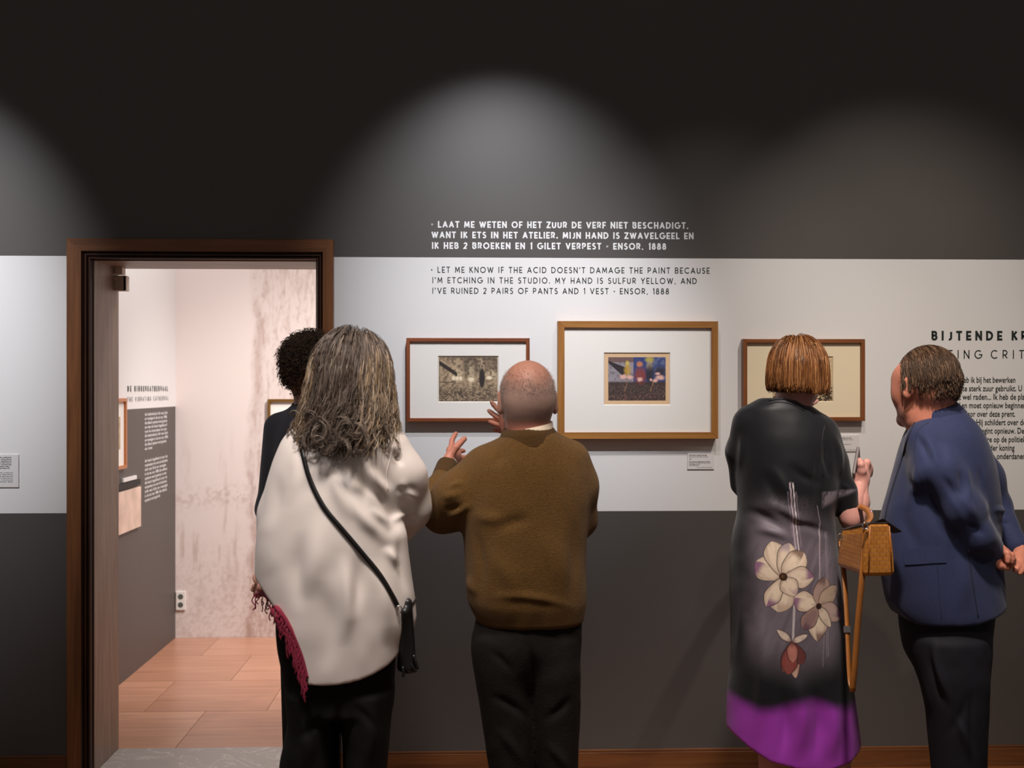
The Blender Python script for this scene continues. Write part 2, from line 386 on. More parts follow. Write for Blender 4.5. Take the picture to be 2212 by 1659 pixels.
# ================================================================ LETTERING
def _arc(cx, cy, rx, ry, a0, a1, n=14):
    return [(cx+rx*math.cos(math.radians(a0+(a1-a0)*i/n)), cy+ry*math.sin(math.radians(a0+(a1-a0)*i/n))) for i in range(n+1)]
GL = {
 'A': (.78, [[(0, 0), (.39, 1), (.78, 0)], [(.12, .3), (.66, .3)]]),
 'B': (.58, [[(0, 0), (0, 1), (.3, 1)]+_arc(.3, .76, .23, .24, 90, -90)+[(0, .52)], [(.3, .52)]+_arc(.3, .26, .28, .26, 90, -90)+[(0, 0)]]),
 'C': (.82, [_arc(.5, .5, .5, .5, 48, 312, 24)]),
 'D': (.74, [[(0, 0), (0, 1), (.22, 1)]+_arc(.22, .5, .52, .5, 90, -90, 20)+[(0, 0)]]),
 'E': (.46, [[(.46, 1), (0, 1), (0, 0), (.46, 0)], [(0, .46), (.40, .46)]]),
 'F': (.44, [[(.44, 1), (0, 1), (0, 0)], [(0, .46), (.38, .46)]]),
 'G': (.94, [_arc(.5, .5, .5, .5, 48, 356, 28)+[(.56, .47)]]),
 'H': (.64, [[(0, 0), (0, 1)], [(.64, 0), (.64, 1)], [(0, .46), (.64, .46)]]),
 'I': (.02, [[(.01, 0), (.01, 1)]]),
 'J': (.34, [[(.34, 1), (.34, .24)]+_arc(.12, .24, .22, .24, 0, -120, 10)]),
 'K': (.56, [[(0, 0), (0, 1)], [(.52, 1), (.02, .42)], [(.16, .58), (.58, 0)]]),
 'L': (.42, [[(0, 1), (0, 0), (.42, 0)]]),
 'M': (.86, [[(0, 0), (.08, 1), (.43, .2), (.78, 1), (.86, 0)]]),
 'N': (.68, [[(0, 0), (0, 1), (.68, 0), (.68, 1)]]),
 'O': (1.0, [_arc(.5, .5, .5, .5, 90, 450, 32)]),
 'P': (.54, [[(0, 0), (0, 1), (.28, 1)]+_arc(.28, .72, .26, .28, 90, -90)+[(0, .44)]]),
 'R': (.56, [[(0, 0), (0, 1), (.28, 1)]+_arc(.28, .72, .26, .28, 90, -90)+[(0, .44)], [(.24, .44), (.56, 0)]]),
 'S': (.50, [_arc(.26, .75, .23, .25, 30, 215, 14)+_arc(.24, .25, .26, .26, 55, -150, 16)]),
 'T': (.56, [[(0, 1), (.56, 1)], [(.28, 1), (.28, 0)]]),
 'U': (.62, [[(0, 1), (0, .3)]+_arc(.31, .3, .31, .3, 180, 360, 16)+[(.62, 1)]]),
 'V': (.74, [[(0, 1), (.37, 0), (.74, 1)]]),
 'W': (1.12, [[(0, 1), (.3, 0), (.56, .95), (.82, 0), (1.12, 1)]]),
 'Y': (.66, [[(0, 1), (.33, .45), (.66, 1)], [(.33, .45), (.33, 0)]]),
 'X': (.62, [[(0, 1), (.62, 0)], [(0, 0), (.62, 1)]]),
 'Z': (.58, [[(0, 1), (.58, 1), (0, 0), (.58, 0)]]),
 '1': (.2, [[(0, .84), (.2, 1), (.2, 0)]]),
 '2': (.5, [_arc(.25, .74, .25, .26, 170, -35, 14)+[(0, 0), (.5, 0)]]),
 '8': (.54, [_arc(.27, .76, .2, .24, 90, 450, 20), _arc(.27, .26, .27, .26, 90, 450, 20)]),
 ',': (.06, [[(.05, .08), (0, -.14)]]), '.': (.06, [[(.03, 0), (.03, .06)]]), "'": (.04, [[(.02, 1), (.02, .8)]]),
 '•': (.16, [_arc(.08, .46, .05, .05, 0, 360, 10)]), ' ': (.22, []),
}
def caps(text, width, height, thick, side=.0):
    """letters as flat strokes in a unit plane; returns (verts2d, faces, first vertex of each letter), tracked out to exactly `width`"""
    h = height-thick; ws = [GL[c][0]*h*.92 for c in text]; nat = sum(ws); tr = (width-thick-nat)/max(1, len(text)-1)
    V = []; F = []; x = thick/2; offs = []
    for c, wd in zip(text, ws):
        offs.append(len(V)); pls = []
        for pl in GL[c][1]:
            pl = [q for i, q in enumerate(pl) if i == 0 or math.hypot(q[0]-pl[i-1][0], q[1]-pl[i-1][1]) > 1e-5]
            if c in 'AVWMNXYZK': pls += [[pl[i], pl[i+1]] for i in range(len(pl)-1)]
            else: pls.append(pl)
        for zi, pl in enumerate(pls):
            P = np.array([(x+a*h*.92, thick/2+b*h) for a, b in pl]); n = len(P)
            closed = np.allclose(P[0], P[-1]) and n > 3
            for i in range(n):
                if closed: a = P[i]-P[i-1 if i else n-2]; b = P[(i+1) if i < n-1 else 1]-P[i]
                else: a = P[i]-P[i-1] if i else P[1]-P[0]; b = P[i+1]-P[i] if i < n-1 else P[-1]-P[-2]
                a = a/np.linalg.norm(a); b = b/np.linalg.norm(b); na = np.array([-a[1], a[0]]); nb = np.array([-b[1], b[0]])
                m = na+nb; m = m/(np.linalg.norm(m)+1e-9); k = 1/max(.35, np.dot(m, na))
                ext = 0*a
                if not closed and n <= 6 and (abs(a[0]) < .01 or abs(a[1]) < .01) and not (c in 'AK' and abs(a[1]) < .01):
                    if i == 0: ext = -a*thick/2
                    elif i == n-1: ext = b*thick/2
                elif c in 'AVWMNXYZK' and n == 2: ext = (-a if i == 0 else a)*thick*.28*(0 if (c == 'A' and abs(a[1]) < .01) else 1)
                V += [(*(P[i]+m*k*thick/2+ext), zi*.00015), (*(P[i]-m*k*thick/2+ext), zi*.00015)]
            s = len(V)-2*n
            F += [(s+2*i, s+2*i+1, s+2*i+3, s+2*i+2) for i in range(n-1)]
        x += wd+tr
    return V, F, offs+[len(V)]
def strokes_obj(name, V, F, fn, mat_, parent):
    me = bpy.data.meshes.new(name); me.from_pydata([fn(*p) for p in V], [], F); me.update()
    return link(name, me, mat_, parent)
def on_wall(x0, z0, eps=.0012):
    return lambda a, b, d=0: (x0+a, WALL-eps-d, z0+b)
def cap_line(text, px0, px1, pyc, hpx, tpx, mat_, parent, name='text_line'):
    x0, x1 = wx(px0, pyc), wx(px1, pyc); s = WALL/FPX
    h = hpx*s; z = wz((px0+px1)/2, pyc)-h/2
    V, F, of = caps(text, x1-x0, h, tpx*s)
    if hpx < 18: strokes_obj(name, V, F, on_wall(x0, z), mat_, parent)['kind'] = 'stuff'; return
    g = on_wall(x0, z)
    for j in range(len(text)):      # big letters are parts one by one
        strokes_obj('letter', V[of[j]:of[j+1]], [tuple(i-of[j] for i in f) for f in F if of[j] <= f[0] < of[j+1]], g, mat_, parent)

t = empty('wall_quotation', (wx(1210), WALL-.0012, wz(1210, 509)), 'white bold capital quotation of three lines on the dark upper wall', 'wall text')
cap_line('• LAAT ME WETEN OF HET ZUUR DE VERF NIET BESCHADIGT,', 931, 1487, 486, 14.5, 3.0, M['vinyl_white'], t)
cap_line('WANT IK ETS IN HET ATELIER. MIJN HAND IS ZWAVELGEEL EN', 932, 1498, 508.5, 14.5, 3.0, M['vinyl_white'], t)
cap_line('IK HEB 2 BROEKEN EN 1 GILET VERPEST • ENSOR, 1888', 933, 1439, 531.5, 14.5, 3.0, M['vinyl_white'], t)
t = empty('wall_quotation', (wx(1210), WALL-.0012, wz(1210, 606)), 'thin black capital quotation of three lines at the top of the white band', 'wall text')
cap_line("• LET ME KNOW IF THE ACID DOESN'T DAMAGE THE PAINT BECAUSE", 931, 1533, 583.5, 13, 1.7, M['vinyl_black'], t)
cap_line("I'M ETCHING IN THE STUDIO. MY HAND IS SULFUR YELLOW, AND", 934, 1505, 606, 13, 1.7, M['vinyl_black'], t)
cap_line("I'VE RUINED 2 PAIRS OF PANTS AND 1 VEST • ENSOR, 1888", 934, 1445, 628.5, 13, 1.7, M['vinyl_black'], t)
t = empty('wall_heading', (wx(2150), WALL-.0012, wz(2150, 745)), 'large black two-line heading at the right edge, bold above thin capitals', 'wall text')
cap_line('BIJTENDE', 2012, 2165, 725, 21, 4.6, M['vinyl_black'], t)
cap_line('KRITIEK', 2185, 2305, 725, 21, 4.6, M['vinyl_black'], t)
cap_line('BITING', 2012, 2121, 765.5, 19, 2.2, M['vinyl_black'], t)
cap_line('CRITICISM', 2140, 2312, 765.5, 19, 2.2, M['vinyl_black'], t)

def text_curve(s, size, weight=0):
    c = bpy.data.curves.new('tmp', 'FONT'); c.body = s; c.size = size; c.offset = weight; c.resolution_u = 2
    o = bpy.data.objects.new('tmp', c); COL.objects.link(o); bpy.context.view_layer.update()
    me = bpy.data.meshes.new_from_object(o.evaluated_get(bpy.context.evaluated_depsgraph_get()))
    bpy.data.objects.remove(o); bpy.data.curves.remove(c)
    v = np.array([tuple(x.co)[:2] for x in me.vertices]); f = [tuple(p.vertices) for p in me.polygons]
    bpy.data.meshes.remove(me); return v, f
def body_line(name, chunks, base_py, sz_px, mat_, parent, weight=.0, plane=WALL-.0012, squeeze=.9):
    """chunks: (text, px, 'l' or 'r' anchored, width in px or None)"""
    V = []; F = []
    for s, px, al, wd in chunks:
        v, f = text_curve(s, 1, weight); s_ = WALL/FPX*sz_px
        x0, x1 = v[:, 0].min(), v[:, 0].max(); k = s_*squeeze
        if wd: k = wd*WALL/FPX/(x1-x0)
        X = wx(px, base_py); z = wz(px, base_py)
        vx = X+(v[:, 0]-(x0 if al == 'l' else x1))*k; b = len(V)
        V += [(a, plane, z+c*s_) for a, c in zip(vx, v[:, 1])]; F += [tuple(i+b for i in q) for q in f]
    me = bpy.data.meshes.new(name); me.from_pydata(V, [], F); me.update(); return tag(link(name, me, mat_, parent), kind='stuff')
t = empty('wall_paragraph', (wx(2130), WALL-.0012, wz(2130, 905)), 'small black lower-case paragraph beside the man in the blue suit', 'wall text')
W_ = .012
for base, ch in ((826.5, [('Helaa', 2064, 'r', 29), ('s heb ik bij het bewerken', 2067, 'l', 130)]),
                 (845, [('van de pl', 2057, 'r', 42), ('aat te sterk zuur gebruikt. U', 2060, 'l', 152)]),
                 (863.2, [('kunt de', 2050, 'r', 36), ('rest wel raden... Ik heb de plaat', 2055, 'l', 174)]),
                 (881.5, [('verniel', 2064, 'r', 34), ('d', 2074, 'r', 7), ('en moet opnieuw beginnen', 2077, 'l', 143)]),
                 (900, [('schrijft En', 2089, 'r', 66), ('sor over deze prent.', 2090.5, 'l', 105.5)]),
                 (918.2, [('Hij schildert over de', 2109, 'l', 110)]),
                 (936.5, [('b', 2118, 'r', 6), ('egint opnieuw. De', 2120, 'l', 95)]),
                 (955, [('sat', 2128, 'r', 16), ('ire op de politiek', 2129.5, 'l', 89)]),
                 (973.2, [('on', 2136, 'r', 13), ('der koning', 2138, 'l', 55)]),
                 (991.5, [('va', 2138, 'r', 12), ('n onderdanen', 2143, 'l', 74)])):
    body_line('text_line', ch, base, 18.5, M['vinyl_black'], t, W_)

# ================================================================ FRAMED PRINTS AND LABELS
def picture_mesh(name, x0, x1, z0, z1, y, fn, n=200):
    m = int(n*(z1-z0)/(x1-x0)); a, b = np.meshgrid(np.linspace(0, 1, n), np.linspace(0, 1, m))
    c = fn(a, b); V = np.stack([x0+a*(x1-x0), np.full_like(a, y), z0+b*(z1-z0)], -1).reshape(-1, 3)
    i = np.arange(n*m).reshape(m, n); Q = np.stack([i[:-1, :-1], i[:-1, 1:], i[1:, 1:], i[1:, :-1]], -1).reshape(-1, 4)
    return qmesh(name, V, Q, False, c.reshape(-1, 3))
def mixc(c, col, a): return c*(1-a[..., None])+np.array(col)*a[..., None]
def blob(a, b, cx, cy, rx, ry, soft=.35):
    return sstep(1+soft, 1-soft, np.sqrt(((a-cx)/rx)**2+((b-cy)/ry)**2))
def sepia_print(a, b):       # plain stand-in: brown scratchy tone, pale patches, a dark diagonal bar
    n = fbm(a*26, b*20, 2, 5); n2 = fbm(a*60, b*48, 7, 3)
    c = np.ones(a.shape+(3,))*np.array(srgb(176, 152, 122)); c = mixc(c, srgb(70, 56, 46), sstep(.35, .75, n)*.8)
    c = mixc(c, srgb(58, 46, 40), sstep(.42, .2, b)*sstep(.38, .6, n2)*.75)
    c = mixc(c, srgb(66, 54, 46), blob(a, b, .55, .8, .14, .25)*.75); c = mixc(c, srgb(66, 54, 46), blob(a, b, .88, .85, .16, .2)*.5)
    for p in ((.55, .62, .06, .26), (.72, .7, .05, .22), (.9, .6, .09, .1), (.3, .6, .12, .16)): c = mixc(c, srgb(200, 178, 146), blob(a, b, *p, .5)*sstep(.75, .35, n)*.8)
    for p in ((.25, .52, .03, .05), (.31, .52, .03, .05), (.37, .52, .03, .05), (.55, .49, .05, .05), (.86, .53, .05, .04)): c = mixc(c, srgb(240, 222, 190), blob(a, b, *p))
    d = np.abs((b-.86)+(a-.02)*.9)/1.3; c = mixc(c, srgb(48, 38, 34), sstep(.045, .03, d)*(a < .31)*(a > .01))
    c = mixc(c, srgb(46, 38, 34), blob(a, b, .735, .52, .05, .22, .2)); c = mixc(c, srgb(60, 48, 42), (b < .54)*(np.abs(b-.43) < .012)*(a < .24)*.8)
    e = np.minimum(np.minimum(a, 1-a)*1.3, np.minimum(b, 1-b)); return mixc(c, srgb(60, 50, 44), (e < .012)*.7)
def colour_print(a, b):      # plain stand-in: blue and lilac field over dark ground with coloured patches
    n = fbm(a*24, b*20, 12, 5); n2 = fbm(a*55, b*45, 17, 3)
    c = np.ones(a.shape+(3,))*np.array(srgb(150, 142, 150)); c = mixc(c, srgb(104, 98, 104), sstep(.4, .7, n)*.7)
    blue = (a > .44)*1.; c = mixc(c, srgb(34, 58, 118), blue*(.85+.15*n)); c = mixc(c, srgb(110, 120, 150), blue*(a > .78)*sstep(.4, .7, n)*.7)
    c = mixc(c, srgb(112, 82, 76), (b > .88)*(a < .44)*.9)
    c = mixc(c, srgb(62, 48, 44), sstep(.46, .40, b+.04*(n-.5))); c = mixc(c, srgb(104, 84, 78), sstep(.44, .3, b)*sstep(.48, .66, n2)*.7)
    c = mixc(c, srgb(140, 90, 80), sstep(.2, .1, b)*sstep(.58, .68, n2)*.7)
    d = np.abs((b-.86)+(a-.04)*.85); c = mixc(c, srgb(44, 38, 40), sstep(.03+.35*(a), .02+.33*a, d)*(a < .33)*(b > .56))
    for p, k in (((.335, .70, .055, .14), (190, 150, 60)), ((.33, .86, .03, .05), (214, 186, 70)), ((.56, .58, .10, .18), (138, 62, 46)), ((.55, .84, .05, .05), (206, 130, 80)), ((.72, .94, .07, .07), (188, 172, 66)), ((.72, .8, .05, .1), (200, 176, 150)), ((.725, .62, .07, .22), (42, 36, 38)), ((.9, .66, .1, .12), (46, 40, 44))):
        c = mixc(c, srgb(*k), blob(a+.03*(n2-.5), b+.05*(n-.5), *p, .5)*(.75+.25*n))
    for p in ((.26, .55, .06, .05), (.38, .54, .05, .045), (.55, .49, .045, .045), (.745, .48, .02, .035), (.9, .53, .07, .05), (.86, .62, .04, .03), (.82, .46, .04, .04)): c = mixc(c, srgb(226, 178, 164), blob(a+.03*(n2-.5), b+.04*(n-.5), *p, .5))
    for x in (.31, .76): c = mixc(c, srgb(176, 126, 84), (np.abs(a-x-.02*np.sin(b*20)-.03*(n-.5)) < .008)*(b < .46)*(b > .2)*.6)
    return c
def grey_print(a, b):
    n = fbm(a*30, b*24, 32, 5); c = np.ones(a.shape+(3,))*np.array(srgb(214, 188, 148))
    c = mixc(c, srgb(120, 96, 70), sstep(.5, .75, n)*.4); c = mixc(c, srgb(60, 46, 34), sstep(.36, .3, b)*sstep(.4, .52, fbm(a*50, b*40, 35, 3))); return c

def framed(label, px, y_out, fw_px, c1, c2, board, sheet, print_fn, sheet_px, sheet_y, print_in=0, depth=.042, sheet_col=(222, 186, 146)):
    s = WALL/FPX
    x0, x1 = wx(px[0]), wx(px[1]); pc = (px[0]+px[1])/2; z1, z0 = wz(pc, y_out[0]), wz(pc, y_out[1]); fw = fw_px*s*.96
    yf = WALL-depth; root = empty('framed_print', ((x0+x1)/2, WALL, z0), label, 'framed picture', 'framed prints on the white band')
    mh, mv = wood('frame_wood_across', c1, c2, 'x', .42), wood('frame_wood', c1, c2, 'z', .42)
    def bar(v, m):     # mitred moulding with a small step towards the glass
        q = MB(); q.add(v, [(0, 1, 5, 4), (1, 2, 6, 5), (2, 3, 7, 6), (3, 0, 4, 7), (0, 3, 2, 1), (4, 5, 6, 7)]); return q.build('moulding', m, root, bevel=.0012)
    for xa, za, xb, zb, dx, dz, m in ((x0, z1, x1, z1, fw, -fw, mh), (x0, z0, x1, z0, fw, fw, mh)):
        bar([(xa, yf, za), (xa+dx, yf, za+dz), (xa+dx, WALL-.002, za+dz), (xa, WALL-.002, za), (xb, yf, zb), (xb-dx, yf, zb+dz), (xb-dx, WALL-.002, zb+dz), (xb, WALL-.002, zb)], m)
    for xa, sg in ((x0, 1), (x1, -1)):
        bar([(xa, yf, z0), (xa+sg*fw, yf, z0+fw), (xa+sg*fw, WALL-.002, z0+fw), (xa, WALL-.002, z0), (xa, yf, z1), (xa+sg*fw, yf, z1-fw), (xa+sg*fw, WALL-.002, z1-fw), (xa, WALL-.002, z1)], mv)
    ym = yf+.013                      # mount board, with its window
    sx0, sx1 = wx(sheet_px[0]), wx(sheet_px[1]); sz1, sz0 = wz(pc, sheet_y[0]), wz(pc, sheet_y[1])
    a0, a1, b0, b1 = x0+fw-.001, x1-fw+.001, z0+fw-.001, z1-fw+.001; q = MB(); bv = .003
    o = [(a0, b0), (a1, b0), (a1, b1), (a0, b1)]; i = [(sx0, sz0), (sx1, sz0), (sx1, sz1), (sx0, sz1)]; k = [(sx0+bv, sz0+bv), (sx1-bv, sz0+bv), (sx1-bv, sz1-bv), (sx0+bv, sz1-bv)]
    vs = [(p[0], ym, p[1]) for p in o+i]+[(p[0], ym+.004, p[1]) for p in k]+[(p[0], ym+.006, p[1]) for p in o]
    q.add(vs, [(j, (j+1) % 4, 4+(j+1) % 4, 4+j) for j in range(4)]+[(4+j, 4+(j+1) % 4, 8+(j+1) % 4, 8+j) for j in range(4)]); q.build('mount', board, root)
    MB().box((x0+fw-.002, ym+.008, z0+fw-.002), (x1-fw+.002, ym+.011, z1-fw+.002)).build('backing', M['mat_board'], root)
    q = MB().box((sx0-.01, ym+.0052, sz0-.01), (sx1+.01, ym+.007, sz1+.01)).build('sheet', mat('sheet_paper', srgb(*sheet_col), .8, noise=(9, .05)), root)
    ip = print_in*s
    link('print', picture_mesh('print', sx0+bv+ip, sx1-bv-ip, sz0+bv+ip, sz1-bv-ip, ym+.0048, print_fn), M['print'], root)
    MB().box((a0, ym-.006, b0), (a1, ym-.004, b1)).build('glass', M['glass'], root)
    return root
framed('small reddish-brown frame with a sepia print, left of the three', (879, 1143), (731, 910), 8, srgb(104, 50, 24), srgb(146, 78, 42), M['mat_board'], None, sepia_print, (946, 1077), (769, 869), 1.2, .046, (226, 210, 184))
framed('largest frame, golden oak with a small coloured print, in the middle', (1203, 1546), (695, 947), 15, srgb(138, 88, 36), srgb(178, 124, 62), M['mat_board'], None, colour_print, (1302, 1445), (762, 875), 8.5, .050)
framed('brown frame with cream mount, behind the woman with the bob', (1601, 1862), (733, 909), 9, srgb(110, 60, 26), srgb(148, 88, 44), M['mat_cream'], None, grey_print, (1665, 1796), (770, 868), 0, .040, (222, 200, 160))

def card_label(label, px, y, rows, title_sz, group='small white text cards'):
    x0, x1 = wx(px[0]), wx(px[1]); pc = (px[0]+px[1])/2; z1, z0 = wz(pc, y[0]), wz(pc, y[1])
    r = empty('caption_card', ((x0+x1)/2, WALL, z0), label, 'label', group)
    MB().box((x0, WALL-.005, z0), (x1, WALL-.0005, z1)).build('card', M['card'], r, bevel=.0004)
    for px0, py, txt, wd, wt, sz in rows: body_line('text_line', [(txt, px0, 'l', wd)], py, sz, M['plain_black'], r, wt, WALL-.0056)
card_label('small white text card below the largest frame', (1484.5, 1542), (978, 1013.5),
    [(1488, 984, 'Doctrinaire voeding, 2de staat', 39, .02, 3.2), (1488, 987.5, 'Doctrinaire Nourishment, 2nd state', 41, 0, 3), (1488.5, 992.5, '1889', 5, 0, 3),
     (1488, 998, 'Ets en aquarel, hooggehoogd met dekverf', 46, .02, 3), (1488, 1000.8, 'op papier, Etching and watercolour', 47, 0, 2.8), (1488, 1003.6, 'and gouache on paper', 24, 0, 2.8), (1488, 1006, 'Gent, MSK Gent', 21, 0, 2.8), (1505, 1010.2, 'Museum voor Schone Kunsten Gent', 33, 0, 2.4)], 3)
card_label('small white text card below the brown frame, beside the hand with the phone', (1797, 1855.5), (940, 975),
    [(1801, 947, 'Doctrinaire voeding, 1ste staat', 38, .02, 3.2), (1801, 950.5, 'Doctrinaire Nourishment, 1st state', 42, 0, 3), (1801, 960.5, 'Ets op papier', 38, 0, 3), (1818, 972.3, 'Museum voor Schone Kunsten', 33, 0, 2.4)], 3)
lines = ['een print, in de collectie', 'de plaat en de afdrukken', 'met de hand gekleurd', 'Ensor werkte opnieuw', 'in zijn atelier, Oostende', 'van deze staat zijn', 'er meer bewaard']
lp = [(-30, 989+i*3.9, s, 54 if i < 5 else 50, .015, 3.4) for i, s in enumerate(lines)]+[(-30, 1022+i*3.9, s, 57, 0, 3.2) for i, s in enumerate(lines[:6])]
card_label('square white text card at the left edge of the photo, left of the doorway', (-40, 41), (982, 1052.5), lp, 3)

# ---- things in the next room
def door_contact():
    r = empty('door_sensor', (JX0+.004, BACK-.06, 2.05), 'small grey alarm contact with a short cable, top left inside the door', 'door sensor')
    mt = mat('sensor_plastic', srgb(240, 230, 218), .5); mg = mat('sensor_metal', srgb(214, 204, 188), .4, .2)
    Ys = BACK-.05
    def bx(n, x0, x1, y0, y1, m, d):
        a = at(x0, y1, Ys); b = at(x1, y0, Ys); MB().box((a[0], Ys, a[2]), (b[0], Ys+d, b[2])).build(n, m, r, bevel=.002)
    bx('magnet', 241, 264, 576, 592, mt, .05); bx('screw_hole', 246, 249, 580, 587, M['plain_black'], .01)
    bx('switch_box', 246, 272, 595, 628, mg, .045); bx('end_cap', 266, 272.5, 596, 627.5, mt, .05)
    MB().tube(spline([at(231, 584, Ys-.008), at(240, 593, Ys-.014), at(250, 604, Ys-.006)], 5), .0028, 6).build('cable', mt, r, True)
door_contact()
# gold frame on the mural wall
def plain_frame(label, x0, x1, z0, z1, yw, fw, col, depth=.03, nrm='y', inner=None):
    r = empty('framed_print', ((x0+x1)/2 if nrm == 'y' else yw, yw if nrm == 'y' else (x0+x1)/2, z0), label, 'framed picture')
    m = mat('gilt_frame', col, .35, .2)
    f = (lambda a, d, c: (a, yw-d, c)) if nrm == 'y' else (lambda a, d, c: (yw+d, a, c))
    def bx(n, a0, a1, c0, c1, d, mm_):
        p, q_ = np.array(f(a0, 0.001, c0)), np.array(f(a1, d, c1)); MB().box(np.minimum(p, q_), np.maximum(p, q_)).build(n, mm_, r)
    bx('moulding', x0, x1, z1-fw, z1, depth, m); bx('moulding', x0, x1, z0, z0+fw, depth, m)
    bx('moulding', x0, x0+fw, z0+fw, z1-fw, depth, m); bx('moulding', x1-fw, x1, z0+fw, z1-fw, depth, m)
    bx('mount', x0+fw, x1-fw, z0+fw, z1-fw, depth*.4, M['mat_board'])
    w_, h_ = x1-x0, z1-z0; bx('print', x0+w_*.25, x1-w_*.25, z0+h_*.28, z1-h_*.26, depth*.42, mat('print_tone', srgb(190, 168, 140), .8, noise=(30, .3)))
    return r
a = at(580, 862, RY); b = at(760, 1010, RY)
plain_frame('narrow gilt frame on the printed wall, half hidden behind the curly head', a[0], b[0], b[2], a[2], RY, .016, srgb(120, 84, 30))
# socket plate with two outlets
a = at(381, 1277, RY); b = at(401, 1317, RY); r = empty('wall_socket', (a[0], RY, b[2]), 'white double wall socket low on the printed wall', 'socket')
MB().box((a[0], RY-.012, b[2]), (b[0], RY-.001, a[2])).build('plate', M['mat_board'], r, bevel=.002)
for k in (.28, .72):
    cx_, cz_ = (a[0]+b[0])/2, b[2]+(a[2]-b[2])*k; q = MB()
    q.tube([(cx_, RY-.0125, cz_), (cx_, RY-.0135, cz_)], .017, 14); q.build('outlet', mat('outlet_grey', (.10, .11, .09), .6), r)
# lettering and prints on the side wall of the next room: u runs along the wall (depth), z up
def side(u, z, eps=.002): return (LX+eps, u, z)
def side_u(px):       # depth at which the side wall is seen in column px
    t_ = (px-CX)/FPX; d = FW+RT*t_; return LX/d[0]*d[1]
def side_cap(text, p0, p1, pyc, hpx, tk, parent):
    u0, u1 = side_u(p0), side_u(p1); um = (u0+u1)/2; h = hpx*um/FPX; z = EYE+(HY-pyc)*um/FPX-h/2
    V, F, _ = caps(text, abs(u1-u0), h, tk*um/FPX); strokes_obj('text_line', V, F, lambda a_, b_, d_=0: side(u0+a_, z+b_, .002+d_), M['vinyl_black'], parent)['kind'] = 'stuff'
r = empty('wall_heading', (LX, side_u(320), 1.6), 'two-line black heading on the side wall seen through the doorway', 'wall text')
side_cap('DE BIBBERKATHEDRAAL', 275, 362, 839.5, 12, 3.2, r); side_cap('THE VIBRATING CATHEDRAL', 275, 363, 861, 9.5, 1.6, r)
r = empty('wall_paragraph', (LX, side_u(338), 1.2), 'two blocks of small white text on the dark side wall through the doorway', 'wall text')
rr_ = random.Random(3)
words = 'de kathedraal trilt van licht en menigte in de ets van 1886 die telkens opnieuw werd gedrukt en met de hand ingekleurd voor de verzamelaars van toen'.split()
wi = 0
for k in range(20):
    if k == 9: continue
    p0, p1 = 312, (362-rr_.random()*4 if k not in (8, 19) else (328 if k == 8 else 345))
    u0, u1 = side_u(p0), side_u(p1); um = (u0+side_u(362))/2
    pyc = (896+k*9.2 if k < 9 else 904.5+k*9.1) ; z = EYE+(HY-pyc-(0 if k < 9 else (k-9)*.3))*u0/FPX
    s_ = ''
    nchar = 4 if k == 8 else (14 if k == 19 else 26)
    while len(s_) < nchar: s_ += words[wi % len(words)]+' '; wi += 1
    v, f = text_curve(s_.strip(), 1, .012); kx = (u1-u0)/(v[:, 0].max()-v[:, 0].min()); kz = 9.0*um/FPX
    me = bpy.data.meshes.new('text_line'); me.from_pydata([side(u0+a_*kx, z+b_*kz-.004) for a_, b_ in v], [], f); link('text_line', me, M['vinyl_white'], r)['kind'] = 'stuff'
# framed print on that wall, seen edge-on, and a caption
u0, u1 = side_u(225), side_u(266)
plain_frame('light wooden frame on the side wall, cut by the door jamb', u0, u1, EYE-(1009-HY)*u1/FPX, EYE-(860-HY)*u1/FPX, LX, .018, srgb(186, 116, 66), .022, 'x')
# opening in the side wall: a lit niche with a shelf, printed panel inside
r = empty('wall_niche_display', (LX, side_u(275), .9), 'low lit display panel under a dark shelf on the side wall through the doorway', 'display panel')
def sbox(n, p0, p1, z0, z1, d, m):
    a_, b_ = side_u(p0), side_u(p1); MB().box((LX+.001, min(a_, b_), z0), (LX+d, max(a_, b_), z1)).build(n, m, r)
um = side_u(285)
sbox('panel', 200, 297, EYE-(1138-HY)*um/FPX, EYE-(1052-HY)*um/FPX, .02, mat('panel_print', srgb(214, 188, 172), .8, noise=(9, .2)))
sbox('shelf', 200, 297, EYE-(1047-HY)*um/FPX, EYE-(1036-HY)*um/FPX, .018, M['plain_black'])
sbox('caption', 262, 291, EYE-(1034-HY)*um/FPX, EYE-(1026-HY)*um/FPX, .012, M['card'])
